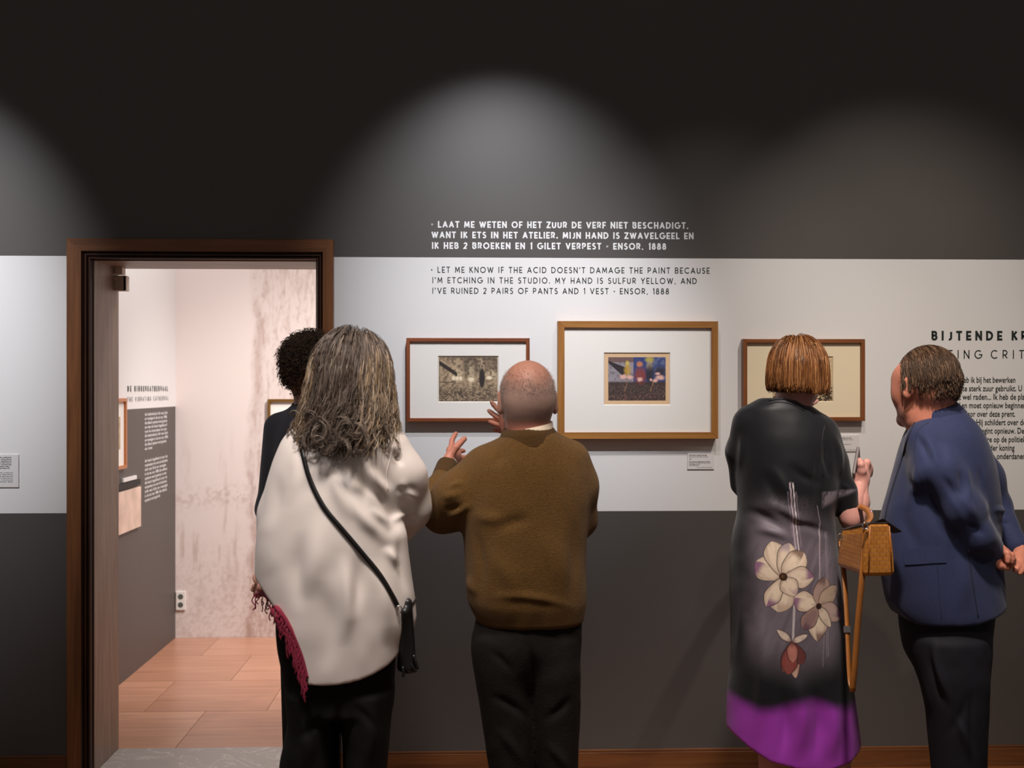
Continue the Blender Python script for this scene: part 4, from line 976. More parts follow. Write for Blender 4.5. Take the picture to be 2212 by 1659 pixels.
# ---------------------------------------------------------------- 2 woman in the white blouse
YW = 3.33
Wm = person(float(at(740, 900, YW)[0]), YW, 'woman with long wavy grey hair in an oversized white blouse, seen from behind')
c = at(762, 826, YW); fW = fdir(14)
F = Field(c-[.14, .17, .24], c+[.14, .17, .15], .0045); head(F, c, fW, 1.0); F.cap(c+[0, -.02, -.05], at(752, 930, YW-.01), .052, .060, .03)
wlW = at(574, 1238, YW+.12); wrW = at(800, 1130, YW+.34)
F2 = Field(at(520, 1330, YW+.05)-.05, at(600, 1200, YW+.25)+.05, .003)
hand(F2, wlW, [at(562, 1258, YW+.13), at(561, 1266, YW+.15), at(562, 1273, YW+.16), at(565, 1279, YW+.17)],
     [at(551, 1243, YW+.14), at(549, 1264, YW+.17), at(545, 1272, YW+.175), at(552, 1283, YW+.18)], (at(566, 1268, YW+.10), at(560, 1281, YW+.11), at(557, 1287, YW+.13)), back=(-.006, 0, -.002), r=.0078)
J = dict(sl=at(652, 960, YW), sr=at(838, 965, YW), el=at(600, 1120, YW+.03), er=at(880, 1085, YW+.06), wl=wlW, wr=wrW, pelvis=at(728, 1350, YW), chest=at(745, 1080, YW), neck=at(752, 915, YW),
         hip_l=at(680, 1420, YW), hip_r=at(785, 1420, YW), knee_l=at(672, 1690, YW-.01), knee_r=at(785, 1690, YW-.01), ankle_l=at(665, 1990, YW-.02), ankle_r=at(785, 1990, YW-.02), toe=(.03, .14, 0))
FB = Field((at(530, 900, YW)[0], YW-.25, -.01), (at(940, 900, YW)[0], YW+.45, 1.62), .012); coarse_body(FB, J)
F3 = Field(at(765, 1160, YW+.3)-.06, at(850, 1090, YW+.4)+.06, .0035)
hand(F3, wrW, [at(780, 1120, YW+.37), at(778, 1128, YW+.38), at(777, 1137, YW+.38), at(779, 1145, YW+.37)], [at(755, 1117, YW+.34), at(752, 1127, YW+.34), at(752, 1137, YW+.34), at(756, 1146, YW+.34)], (at(790, 1116, YW+.33), at(778, 1108, YW+.32), at(766, 1106, YW+.32)), r=.0078)
V, Q, _ = skin_mesh([FB, F, F2, F3]); col = skin_cols(V, srgb(208, 150, 128)); hm = V[:, 0] < at(572, 1250, YW)[0]; 
link('body', qmesh('body', V, Q, True, col), M['skin'], Wm)
# blouse
M['blouse'] = mat('white_cotton', srgb(236, 224, 216), .75, bump=(500, .15, .0006), sheen=.15)
hemx = np.array([545, 558, 585, 605, 625, 645, 658, 668, 700, 740, 780, 810, 840, 876, 930]); hemy = np.array([1262, 1272, 1300, 1328, 1356, 1392, 1428, 1474, 1474, 1471, 1464, 1454, 1438, 1404, 1360])
F = Field((at(525, 900, YW)[0], YW-.28, at(1, 1500, YW)[2]), (at(945, 900, YW)[0], YW+.42, at(1, 870, YW)[2]), .005)
F.loft(rowpx([(880, 690, 800, .07), (900, 668, 830, .085), (925, 634, 850, .11), (950, 612, 866, .13), (985, 596, 872, .145), (1030, 582, 874, .155), (1080, 570, 872, .165), (1130, 560, 868, .17), (1180, 554, 868, .175),
              (1240, 553, 876, .18), (1290, 556, 885, .18), (1350, 560, 884, .18), (1420, 566, 878, .175), (1480, 575, 870, .17)], YW, .15), .02, 2.15)
e = at(884, 1092, YW+.05); F.chain([at(836, 978, YW), at(866, 1030, YW+.0), e], [.066, .064, .062], .045); F.chain([e, at(868, 1125, YW+.17), at(815, 1135, YW+.30)], [.054, .048, .036], .03)
F.cap(at(885, 1105, YW+.06), at(862, 1140, YW+.12), .052, .045, .03)
F.chain([at(655, 975, YW), at(610, 1110, YW+.02), at(590, 1225, YW+.09)], [.06, .058, .042], .04)
F.cap(at(845, 1165, YW-.06), at(846, 1330, YW-.04), .045, .065, .05)
hx = [float(at(a, b, YW-.12)[0]) for a, b in zip(hemx, hemy)]; hz = [float(at(a, b, YW-.12)[2]) for a, b in zip(hemx, hemy)]
lo, hi = F.lo, F.lo+F.h*(F.n-1)
F.put(lo, hi, lambda X, Y, Z: (Z-np.interp(X[:, 0, 0], hx, hz)[:, None, None])*.75+0*Y, .004, 's')
# hollow under the hem, so that it is cloth and not a block
F.loft(rowpx([(1200, 575, 850, .15), (1290, 578, 862, .155), (1400, 584, 862, .155), (1500, 590, 858, .15)], YW, .15), .01, 2.15, 's')
F.cap(at(752, 880, YW-.01), at(752, 915, YW-.01), .058, .056, .01, 's')
V, Q = F.mesh(2)
V = folds(V, Q, [(718, 985, 760, 1130, 14.95, 0.0084), (742, 970, 800, 1110, 14.95, -0.0093), (775, 985, 835, 1090, 13.8, 0.0102), (800, 975, 850, 1060, 11.5, -0.0093), (760, 1020, 870, 1150, 13.8, -0.0093), (745, 1060, 850, 1180, 14.95, 0.0093), (690, 1100, 660, 1300, 27.6, 0.0112), (655, 1140, 650, 1330, 18.4, -0.0084),
    (738, 1190, 742, 1400, 17.25, 0.0121), (768, 1180, 762, 1340, 16.1, -0.0102), (800, 1200, 835, 1400, 18.4, 0.0093), (700, 1250, 705, 1460, 23, -0.0074), (865, 1150, 884, 1290, 10.35, -0.0074), (850, 1060, 905, 1060, 9.2, -0.0065), (862, 1035, 910, 1085, 9.2, 0.0074), (870, 1110, 905, 1130, 6.9, -0.0056),
    (840, 1130, 900, 1105, 8.05, 0.0074), (845, 1150, 800, 1095, 10.35, 0.0084), (600, 1010, 575, 1150, 16.1, -0.0056), (640, 960, 620, 1100, 16.1, 0.0056), (850, 965, 870, 1010, 8.05, -0.0065), (820, 950, 862, 985, 8.05, 0.0056), (830, 1180, 862, 1230, 10.35, 0.0093), (600, 1180, 570, 1250, 16, .0015)], (7, .006))
blouse = link('blouse', qmesh('blouse', V, Q), M['blouse'], Wm); tw = bvh(V, Q)
seam(tw, 'yoke_seam', [(612, 942), (660, 936), (720, 948), (790, 958), (840, 975)], M['blouse'], blouse, .0014, .0)
seam(tw, 'sleeve_seam', [(852, 948), (846, 980), (836, 1020), (838, 1060)], M['blouse'], blouse, .0016, .0)
collar('collar', [(at(752, 912, YW), .074, .074, .0), (at(752, 893, YW), .060, .064, .004)], M['blouse'], blouse, .004, 50)
# trousers
M['black_wool'] = mat('black_trousers', srgb(20, 19, 17), .85, spec=.2, noise=(30, .2), bump=(200, .2, .001))
F = Field((at(560, 900, YW)[0], YW-.24, -.01), (at(890, 900, YW)[0], YW+.24, at(1, 1230, YW)[2]), .007)
F.loft(rowpx([(1240, 600, 852, .12), (1300, 597, 854, .13), (1400, 600, 854, .145), (1470, 614, 850, .15), (1530, 627, 846, .145)], YW, .14), .02, 2.2)
F.loft(rowpx([(1480, 616, 742, .13), (1560, 626, 734, .12), (1620, 612, 732, .12), (1670, 604, 732, .12), (1800, 604, 728, .115), (1985, 602, 724, .115)], YW, .1, -.01), .012, 2.2)
F.loft(rowpx([(1480, 724, 850, .13), (1600, 742, 842, .12), (1670, 744, 836, .12), (1800, 744, 834, .115), (1985, 744, 832, .115)], YW, .1, -.01), .012, 2.2)
V, Q = F.mesh(2); V = folds(V, Q, [(735, 1500, 742, 1650, 8, -.01), (660, 1540, 650, 1690, 14, .008), (790, 1500, 785, 1690, 14, .008), (700, 1540, 640, 1600, 8, -.006), (760, 1520, 820, 1590, 8, -.005)], (9, .006))
link('trousers', qmesh('trousers', V, Q), M['black_wool'], Wm); shoes(Wm, J, M['shoe'])
# long wavy hair
rng = np.random.default_rng(11); r_, f_, u_ = frame_of(fW); A = (r_, f_, u_); rad = np.array([.077, .096, .090]); hc = c+f_*-.012+u_*.030
v, R0, nr = scalp_roots(rng, 5400, hc, rad, A, lambda x, y, z: (z > -.35) & (y < .62+.5*z))
crown = unit(u_*.75+f_*.70)
D0 = away(nr, crown)+nr*.32; n = len(R0)
side_ = np.sign(v[:, 0])[:, None]
low = rng.beta(2, 2.5, n); zend = at(752, 884, YW)[2]-low*.10; Lh = (R0[:, 2]-zend)*1.10+.035*np.clip(v[:, 2], 0, 1)+.02
layer = rng.uniform(1.05, 1.43, n); radg = np.array([.082, .094, .094])
cz = hc[2]
def flare(P, t):
    d = P-hc; d[:, 2] = 0; d /= np.linalg.norm(d, axis=1)[:, None]+1e-6; s_ = np.where((P[:, 2] < cz-.02)[:, None], .16 if t > .3 else .05, .0); g_ = d*s_; g_[:, 0] -= .05; return g_
S = grow(rng, R0, D0, Lh, 26, hc, radg, A, layer, .26, flare, 1.0)
S = curl(rng, S, .0125, 1.7, .08, 60); S = curl(rng, S, .004, 4.5, .3, 8)[:, ::2]; S += np.cumsum(rng.normal(0, .0008, S.shape), 1)
# stray curls at the ends
dark, mid, light = (90, 76, 67), (142, 126, 113), (200, 180, 156)
cw = shades(rng, n, [dark, mid, (104, 92, 84), (90, 76, 66)], .12); sdm = (np.abs(v[:, 0]) > .62); cw[sdm] = shades(rng, int(sdm.sum()), [light, (168, 142, 112), mid, (150, 126, 100)], .12)  # side strands lighter: the lit edges of the hair put into their colour
k0 = 75; m_ = 18; tt = np.linspace(0, 1, m_); cand = np.where(S[:, -1, 1] < hc[1]+.02)[0]; ri = rng.choice(cand, k0)
def per(lo, hi): return np.repeat(rng.uniform(lo, hi, k0), 7)[:, None]
k = k0*7; E0 = np.repeat(S[ri, -3], 7, 0)+rng.normal(0, .0022, (k, 3)); R_ = per(.008, .021)+rng.normal(0, .0012, (k, 1)); ph = per(0, 6.28)+rng.normal(0, .12, (k, 1)); sg = np.repeat(rng.choice([-1, 1], k0), 7)[:, None]; tu = per(.7, 1.5)
SC = np.repeat(E0[:, None, :], m_, 1); SC[..., 0] += R_*(np.cos(ph+sg*tt*6.28*tu)-np.cos(ph)); SC[..., 2] += R_*(np.sin(ph+sg*tt*6.28*tu)-np.sin(ph))-.050*tt; SC[..., 1] -= (.020*tt+.02*np.sin(tt*3.14))
F = Field(hc-[.16, .16, .3], hc+[.16, .16, .14], .006); F.ell(hc, (.088, .104, .098), A, .02); F.loft([(hc[2]+.02, hc[0], hc[1], .085, .095), (hc[2]-.08, hc[0]-.006, hc[1]-.02, .092, .085), (hc[2]-.17, hc[0]-.012, hc[1]-.035, .085, .065), (hc[2]-.21, hc[0]-.012, hc[1]-.045, .06, .045)], .03)
F.ell(hc+f_*.15+u_*-.06, (.075, .10, .15), A, .02, 's')
Vb, Qb = F.mesh(2)
hair_obj('hair', [tubes(S, .00098, .0006, cw), tubes(SC, .0008, .0005, shades(rng, k, [dark, mid, (104, 88, 74)])), (Vb, Qb, np.tile(np.array(srgb(84, 70, 60)), (len(Vb), 1)))], M['hair'], Wm)
# earring-free; cross-body strap and bag are a thing of their own
bag = empty('shoulder_bag', tuple(at(878, 1370, YW-.1)), 'small black shoulder bag hanging from a diagonal strap across the white blouse', 'bag')
P, Nn = lay(tw, spline(np.array([(645, 890), (649, 940), (656, 985), (672, 1040), (700, 1095), (738, 1142), (778, 1190), (818, 1240), (845, 1285), (857, 1308)], float), 6), .004)
P[1:-1] = (P[:-2]+P[1:-1]*2+P[2:])/4
MB().tube(P, .004, flat=(.0062, .0018), up=Nn).build('strap', M['black_leather'], bag, True)
e0 = P[-1]; q = MB(); q.tube(ring(e0+[.004, -.002, -.010], np.array([.007, 0, 0]), np.array([0, 0, .010]), 14, 0), .0018, 6, closed=True); q.tube([e0, e0+[.001, 0, -.004]], .005, 8)
q.build('clasp', M['steel'], bag, True)
b0 = at(872, 1320, YW-.13); d2 = at(884, 1440, YW-.13)
F = Field(b0-[.06, .1, .24], b0+[.09, .12, .06], .0035)
F.cap(at(880, 1302, YW-.085), at(884, 1440, YW-.075), .014, .020, .02); F.cap(at(884, 1320, YW+.0), at(888, 1440, YW+.0), .012, .020, .03); F.cap(at(874, 1322, YW-.105), at(868, 1440, YW-.06), .010, .014, .02)
V, Q = F.mesh(1); link('pouch', qmesh('pouch', V, Q), M['black_leather'], bag)
MB().tube(spline([at(868, 1320, YW-.1), at(880, 1316, YW-.09), at(892, 1302, YW-.06), at(896, 1292, YW-.03)], 5), .005, 8).build('top_edge', M['black_leather'], bag, True)
q = MB()
for a_, b_ in (((884, 1430), (898, 1452)), ((870, 1440), (871, 1462)), ((893, 1415), (902, 1446))): q.tube(spline([at(*a_, YW-.09), at((a_[0]+b_[0])/2+1, (a_[1]+b_[1])/2, YW-.092), at(*b_, YW-.09)], 4), .004, 6)
q.build('tassel', M['black_leather'], bag, True)
# red scarf with fringe
M['scarf'] = mat('scarf', srgb(140, 34, 60), .85, noise=(90, .2), bump=(300, .5, .001))
sf = empty('scarf', tuple(at(600, 1330, YW-.05)), 'crimson fringed scarf held low, showing along the curved hem of the blouse', 'scarf')
pts = spline(np.array([(553, 1284), (566, 1280), (584, 1292), (603, 1316), (622, 1345), (641, 1381), (655, 1420), (664, 1462)], float), 8)
Yk = YW-.085; P = np.array([at(a-1, b+2, YW+.10-.262*min(1, i/24)) for i, (a, b) in enumerate(pts)])
MB().tube(P, np.linspace(.006, .0085, len(P)), 8).build('scarf_edge', M['scarf'], sf, True)
rg = random.Random(8); q = MB()
for i in range(2, len(P), 1):
    for _ in range(2 if i > 18 else 1):
        if i < 14 and rg.random() < .45: continue
        s0 = P[i]+np.array([rg.uniform(-.012, .002), -.004, -.004]); Lf = rg.uniform(.02, .05)+(.02 if i > 34 else 0); w1 = rg.uniform(-.006, .006)
        q.tube(spline([s0, s0+[w1, -.004, -Lf*.35], s0+[-w1, -.004, -Lf*.7], s0+[w1*.5, -.003, -Lf]], 3), .0018, 5)
o = q.build('fringe', M['scarf'], sf, True); o['kind'] = 'stuff'

# ---------------------------------------------------------------- 3 curly-haired person behind her
YC = 3.84
Cp = person(float(at(672, 900, YC)[0]), YC, 'person with dark curly hair and navy top, half hidden behind the woman in white')
c = at(672, 806, YC); fC = fdir(12)
F = Field(c-[.14, .17, .24], c+[.14, .17, .15], .005); head(F, c, fC, 1.0); F.cap(c+[0, -.02, -.05], at(672, 905, YC-.01), .052, .058, .03)
J = dict(sl=at(604, 925, YC), sr=at(745, 925, YC), el=at(585, 1100, YC+.02), er=at(770, 1100, YC+.02), wl=at(640, 1180, YC+.2), wr=at(720, 1180, YC+.2), pelvis=at(672, 1290, YC), chest=at(672, 1040, YC), neck=at(672, 890, YC),
         hip_l=at(640, 1350, YC), hip_r=at(705, 1350, YC), knee_l=at(645, 1600, YC), knee_r=at(705, 1600, YC), ankle_l=at(650, 1862, YC-.01), ankle_r=at(705, 1862, YC-.01))
FB = Field((at(540, 900, YC)[0], YC-.25, -.01), (at(800, 900, YC)[0], YC+.35, 1.62), .012); coarse_body(FB, J)
F2 = Field(at(600, 1230, YC+.15)-.05, at(760, 1130, YC+.4)+.08, .004)
for sx, w0 in ((1, J['wl']), (-1, J['wr'])):
    p0 = np.array(w0); kn = [p0+[sx*.055, .05, .02-.016*i] for i in range(4)]; hand(F2, p0, kn, [k+np.array([sx*.05, .01, -.01]) for k in kn], (p0+[sx*.03, .01, .03], p0+[sx*.055, .02, .04], p0+[sx*.08, .03, .04]))
V, Q, _ = skin_mesh([FB, F, F2]); link('body', qmesh('body', V, Q, True, skin_cols(V, srgb(176, 128, 104))), M['skin'], Cp)
M['navy_knit'] = mat('navy_knit', srgb(24, 24, 34), .9, bump=(300, .3, .001), sheen=.1)
F = Field((at(530, 900, YC)[0], YC-.22, at(1, 1330, YC)[2]), (at(810, 900, YC)[0], YC+.36, at(1, 850, YC)[2]), .007)
F.loft(rowpx([(868, 640, 706, .06), (882, 622, 724, .08), (900, 604, 742, .10), (930, 590, 756, .115), (1000, 592, 752, .12), (1100, 600, 744, .12), (1310, 600, 744, .12)], YC, .12), .02, 2.2)
for sx, s0, e0_, w0 in ((-1, J['sl'], J['el'], J['wl']), (1, J['sr'], J['er'], J['wr'])): F.chain([s0, e0_, np.array(w0)-[0, .03, 0]], [.052, .046, .034], .03)
F.cap(at(672, 850, YC), at(672, 885, YC), .056, .056, .01, 's')
V, Q = F.mesh(2); link('top', qmesh('top', V, Q), M['navy_knit'], Cp); collar('collar', [(at(672, 884, YC), .072, .070, 0), (at(672, 870, YC), .060, .062, .003)], M['navy_knit'], Cp, .004, 10)
F = Field((at(570, 900, YC)[0], YC-.2, -.01), (at(780, 900, YC)[0], YC+.2, at(1, 1250, YC)[2]), .009)
F.loft(rowpx([(1270, 606, 738, .11), (1400, 604, 740, .125)], YC, .12), .02, 2.2)
for a_, b_ in ((606, 676), (670, 738)): F.loft(rowpx([(1360, a_, b_, .11), (1600, a_+6, b_-2, .085), (1855, a_+12, b_-2, .075)], YC, .1), .01, 2.2)
V, Q = F.mesh(2); link('trousers', qmesh('trousers', V, Q), M['black_wool'], Cp); shoes(Cp, J, M['shoe'])
rng = np.random.default_rng(21); r_, f_, u_ = frame_of(fC); A = (r_, f_, u_); rad = np.array([.077, .096, .090]); hc = c+f_*-.012+u_*.030
v, R0, nr = scalp_roots(rng, 3200, hc, rad, A, lambda x, y, z: (z > -.62-.3*(y < -.3)) & (y < .55+.5*z)); n = len(R0)
m_ = 14; tt = np.linspace(0, 1, m_)[None, :]; Lc = rng.uniform(.012, .030, n)[:, None]*(1+.25*(v[:, 2:3] > .2)); ax1 = away(nr, unit(rng.normal(size=3))); ax2 = np.cross(nr, ax1); Rr = rng.uniform(.004, .0085, n)[:, None]; ph = rng.uniform(0, 6.28, n)[:, None]; tw_ = rng.uniform(1.0, 2.2, n)[:, None]
out_ = (tt*Lc)[..., None]*nr[:, None, :]+(Rr*(np.cos(ph+6.28*tw_*tt)-np.cos(ph)))[..., None]*ax1[:, None, :]+(Rr*(np.sin(ph+6.28*tw_*tt)-np.sin(ph)))[..., None]*(ax2*.6+nr*.6)[:, None, :]
S = R0[:, None, :]+out_+np.array([0, 0, -.006])*tt[..., None]**2
F = Field(hc-.14, hc+.14, .006); F.ell(hc, (.083, .100, .097), A, .01); F.ell(hc+f_*.12-u_*.05, (.08, .08, .12), A, .02, 's'); Vb, Qb = F.mesh(2)
hair_obj('hair', [tubes(S, .0010, .0007, shades(rng, n, [(64, 47, 35), (88, 66, 50), (44, 33, 26)], .15)), (Vb, Qb, np.tile(np.array(srgb(30, 22, 17)), (len(Vb), 1)))], M['curly_hair'], Cp)
# ---------------------------------------------------------------- 4 woman in the flowered dress
YD = 3.75
Dm = person(float(at(1715, 900, YD)[0]), YD, 'woman with a coppery bob in a black and grey dress printed with large flowers')
c = at(1722, 810, YD); fD = fdir(10)
F = Field(c-[.14, .17, .24], c+[.14, .17, .15], .0045); head(F, c, fD, 1.02); F.cap(c+[0, -.02, -.05], at(1703, 905, YD-.02), .052, .062, .03)
wrD = at(1860, 1040, YD+.08)
F2 = Field(at(1830, 1130, YD-.02)-.05, at(1895, 975, YD+.2)+.05, .003)
hand(F2, wrD, [at(1872, 1000, YD+.09), at(1876, 1008, YD+.11), at(1878, 1015, YD+.12), at(1875, 1024, YD+.13)],
     [at(1860, 999, YD+.145), at(1858, 1008, YD+.16), at(1857, 1016, YD+.165), at(1858, 1024, YD+.16)], (at(1862, 1018, YD+.06), at(1860, 1004, YD+.055), at(1857, 994, YD+.07)), back=(.008, .012, 0))
F2.chain([at(1842, 1128, YD+.0), at(1855, 1085, YD+.05), wrD], [.038, .032, .023], .02)
wlD = at(1723, 901, YD+.52)
F3 = Field(at(1680, 940, YD+.4)-.05, at(1770, 850, YD+.7)+.05, .003)
hand(F3, wlD, [at(1739, 878, YD+.58), at(1741, 883, YD+.585), at(1742, 889, YD+.58), at(1741, 895, YD+.575)], [at(1765, 866, YD+.64), at(1750, 886, YD+.605), at(1750, 892, YD+.60), at(1748, 898, YD+.595)], (at(1733, 876, YD+.55), at(1746, 869, YD+.57), at(1755, 866, YD+.595)), back=(.006, .004, 0))
J = dict(sl=at(1642, 940, YD), sr=at(1762, 955, YD), el=at(1606, 1040, YD+.12), er=at(1838, 1120, YD-.01), wl=wlD, wr=wrD, pelvis=at(1705, 1250, YD), chest=at(1712, 1040, YD), neck=at(1706, 885, YD-.01),
         hip_l=at(1665, 1320, YD), hip_r=at(1775, 1320, YD), knee_l=at(1664, 1560, YD-.01), knee_r=at(1808, 1560, YD-.01), ankle_l=at(1658, 1840, YD-.03), ankle_r=at(1826, 1840, YD-.03), toe=(.02, .14, 0))
FB = Field((at(1540, 900, YD)[0], YD-.25, -.01), (at(1910, 900, YD)[0], YD+.65, 1.62), .011); coarse_body(FB, J); FB.cap(at(1612, 1035, YD+.14), wlD, .033, .024, .02)
V, Q, _ = skin_mesh([FB, F, F2, F3]); link('body', qmesh('body', V, Q, True, skin_cols(V, srgb(208, 150, 138))), M['skin'], Dm)
# dress
F = Field((at(1545, 900, YD)[0], YD-.26, at(1, 1675, YD)[2]), (at(1895, 900, YD)[0], YD+.30, at(1, 840, YD)[2]), .005)
F.loft(rowpx([(860, 1656, 1724, .062, -.01), (868, 1618, 1740, .08, -.01), (882, 1602, 1756, .095), (898, 1594, 1784, .105), (916, 1592, 1804, .115), (950, 1592, 1812, .13), (1000, 1590, 1812, .14), (1060, 1594, 1806, .145), (1110, 1594, 1798, .14), (1160, 1584, 1802, .145),
              (1210, 1579, 1808, .155), (1280, 1578, 1814, .16), (1360, 1580, 1822, .16), (1440, 1580, 1832, .16), (1500, 1574, 1842, .165), (1560, 1571, 1850, .17), (1662, 1569, 1860, .175)], YD, .15), .02, 2.1)
F.chain([at(1612, 915, YD), at(1600, 975, YD+.05), at(1603, 1045, YD+.10)], [.046, .046, .040], .03)
F.chain([at(1772, 934, YD), at(1796, 1000, YD-.005), at(1818, 1060, YD)], [.050, .049, .048], .03); F.cap(at(1820, 1066, YD), at(1828, 1096, YD), .047, .043, .02)
hx = [float(at(a, 1640, YD)[0]) for a in (1565, 1571, 1600, 1640, 1700, 1760, 1810, 1860, 1880)]; hz = [float(at(1700, a, YD-.1)[2]) for a in (1585, 1590, 1612, 1636, 1648, 1652, 1642, 1618, 1608)]
lo, hi = F.lo, F.lo+F.h*(F.n-1); F.put(lo, hi, lambda X, Y, Z: (Z-np.interp(X[:, 0, 0], hx, hz)[:, None, None])*.85+0*Y, .004, 's')
F.loft(rowpx([(1480, 1588, 1830, .145), (1560, 1585, 1838, .155), (1680, 1583, 1848, .16)], YD, .15), .01, 2.1, 's')
F.cap(at(1700, 835, YD-.015), at(1703, 868, YD-.015), .060, .058, .008, 's')
V, Q = F.mesh(2)
V = folds(V, Q, [(1660, 1000, 1720, 1110, 12, .007), (1640, 1010, 1690, 1130, 12, -.006), (1600, 1100, 1700, 1150, 12, -.009), (1640, 1080, 1760, 1150, 11, .009), (1700, 1130, 1800, 1160, 9, -.008), (1620, 1140, 1720, 1170, 10, .007), (1785, 940, 1795, 1040, 7, -.008), (1800, 930, 1812, 1040, 7, .008),
    (1775, 960, 1770, 1090, 8, -.006), (1815, 1040, 1840, 1060, 5, .005), (1780, 1050, 1700, 1000, 10, -.006), (1640, 1300, 1620, 1640, 16, .010), (1720, 1450, 1722, 1650, 16, .014), (1690, 1480, 1684, 1650, 12, -.010), (1790, 1480, 1795, 1650, 14, .010), (1760, 1480, 1758, 1650, 12, -.010), (1590, 1200, 1586, 1450, 9, .006), (1600, 930, 1592, 1020, 7, .006)], (8, .004))
# finer cloth where the print lies, so that the petals keep crisp edges
me = qmesh('dress', V, Q); import bmesh
bm = bmesh.new(); bm.from_mesh(me)
def inprint(f):
    co = f.calc_center_median(); u, v_ = proj(np.array(co)); return f.normal.y < .12 and ((1600 < u < 1828 and 1045 < v_ < 1490) if k_ == 0 else (1615 < u < 1826 and 1158 < v_ < 1470 and not (u > 1740 and v_ < 1235) and not (v_ > 1395 and not 1670 < u < 1745) and not (v_ > 1330 and u < 1650)))
for k_ in range(2):
    fs = {f for f in bm.faces if inprint(f)}; es = list({e for f in fs for e in f.edges})
    if len(es) > 400000: break
    bmesh.ops.subdivide_edges(bm, edges=es, cuts=1, use_grid_fill=True)
bm.to_mesh(me); bm.free(); me.polygons.foreach_set('use_smooth', [True]*len(me.polygons))
V2 = np.empty(len(me.vertices)*3); me.vertices.foreach_get('co', V2); V2 = V2.reshape(-1, 3); Nv = np.empty(len(V2)*3); me.vertices.foreach_get('normal', Nv); Nv = Nv.reshape(-1, 3)
# the cloth's own printed pattern, drawn in cloth units laid flat over the back
sD = (YD-.14)/FPX; X0, Z0 = at(1700, 1300, YD-.14)[[0, 2]]
u = 1700+(V2[:, 0]-X0)/sD/ math.cos(YAW); v = 1300-(V2[:, 2]-Z0)/sD
def P_(rx_, ry_): return 1540+rx_*.3491, 1080+ry_*.3491
C = np.tile(np.array(srgb(22, 24, 28)), (len(V2), 1))
def paint(col, a): C[:] = C*(1-a[:, None])+np.array(srgb(*col) if isinstance(col, tuple) else col)*a[:, None]
nz1 = fbm(u/40, v/55, 61, 3)
panel = sstep(1600, 1660, u+.06*(v-1250)+30*(nz1-.5))*sstep(1850, 1790, u)*sstep(1055, 1190, v+.35*(1700-u))*sstep(1500, 1380, v+.25*np.abs(u-1720)); panel[Nv[:, 1] > .3] *= .3
paint((124, 114, 124), panel*.92)
paint((72, 66, 72), panel*sstep(.4, .7, fbm(u/12+v/30, v/60, 65, 3))*.35)
hatch = (np.mod(u*.6+v*1.0, 4.2) < 1.4)*1.; paint((150, 140, 148), hatch*panel*sstep(1755, 1800, u)*sstep(1130, 1200, v)*.6); paint((150, 140, 150), hatch*sstep(1180, 1100, v)*sstep(1060, 1085, v)*sstep(1620, 1700, u)*sstep(1790, 1730, u)*.35)
def stripe(x1, y1, x2, y2, wd, col, a=1.):
    t = np.clip((v-y1)/(y2-y1), 0, 1); xc = x1+(x2-x1)*t; paint(col, sstep(wd/2+.6, wd/2-.3, np.abs(u-xc))*((v > y1) & (v < y2))*a*(Nv[:, 1] < .3))
stripe(1705, 1040, 1718, 1180, 3.5, (196, 178, 190), .75); stripe(1712, 1040, 1725, 1190, 2.2, (230, 218, 222), .85); stripe(1700, 1060, 1712, 1160, 1.6, (150, 134, 150), .7); stripe(1719, 1060, 1731, 1180, 1.5, (160, 144, 158), .6)
stripe(1717, 1180, 1709, 1390, 4.6, (214, 202, 204), .8); stripe(1776, 1130, 1770, 1260, 3, (190, 176, 184), .7); stripe(1768, 1090, 1777, 1130, 1.6, (190, 176, 184), .5); stripe(1790, 1150, 1786, 1420, 1.4, (176, 164, 172), .6); stripe(1794, 1150, 1790, 1420, 1.2, (176, 164, 172), .5); stripe(1780, 1370, 1776, 1440, 1.2, (176, 164, 172), .5)
def petal(x1, y1, x2, y2, wd, c1, c2, tip=None, line=(46, 34, 40), tipw=.35):
    """petal from centre (x1,y1) to tip (x2,y2): pale body, dark outline, coloured lip"""
    dx, dy = x2-x1, y2-y1; L = math.hypot(dx, dy); t = ((u-x1)*dx+(v-y1)*dy)/L**2; s_ = ((u-x1)*dy-(v-y1)*dx)/L
    tc = np.clip(t, 0, 1); w_ = wd*1.15*np.sin(np.pi*np.clip(tc, 0, 1)**1.15)**.6*(1+.10*np.sin(7*tc+x2)); d = np.abs(s_)-w_
    ins = (t > 0) & (t < 1); a = sstep(.5, -.5, d)*ins; paint(c1, a); paint(c2, a*sstep(.35, .0, tc)*.8); paint(c2, a*sstep(.4, 1., np.abs(s_)/np.maximum(w_, 1))*.5)
    paint((120, 96, 82), a*(fbm(tc*3, s_/4+50, 71, 2) > .56)*.16)
    if tip: paint(tip, a*sstep(1-tipw, 1-tipw*.4, tc)*(s_ > -w_*.2)*.85)
    paint(line, sstep(1.3, .3, np.abs(d))*ins*.9); paint(line, a*(np.abs(s_) < .5)*(tc < .3)*.5)
cr, sh = (238, 218, 194), (184, 154, 136); pu = (132, 78, 128)
cx1, cy1 = P_(428, 470)
for tx, ty, wd, tp in ((275, 385, 26, pu), (365, 255, 21, None), (470, 262, 19, (170, 150, 160)), (400, 690, 25, (196, 170, 150)), (330, 660, 14, pu), (560, 320, 22, (120, 90, 74)), (620, 475, 19, pu), (500, 585, 17, (190, 160, 160))):
    a_, b_ = P_(tx, ty); petal(cx1, cy1, a_, b_, wd, cr, sh, tp)
paint((60, 38, 24), sstep(9.5, 8, np.hypot(u-cx1, v-cy1))); paint((110, 76, 44), sstep(5, 3, np.hypot(u-cx1+1, v-cy1+1))*.6)
cx2, cy2 = P_(652, 655)
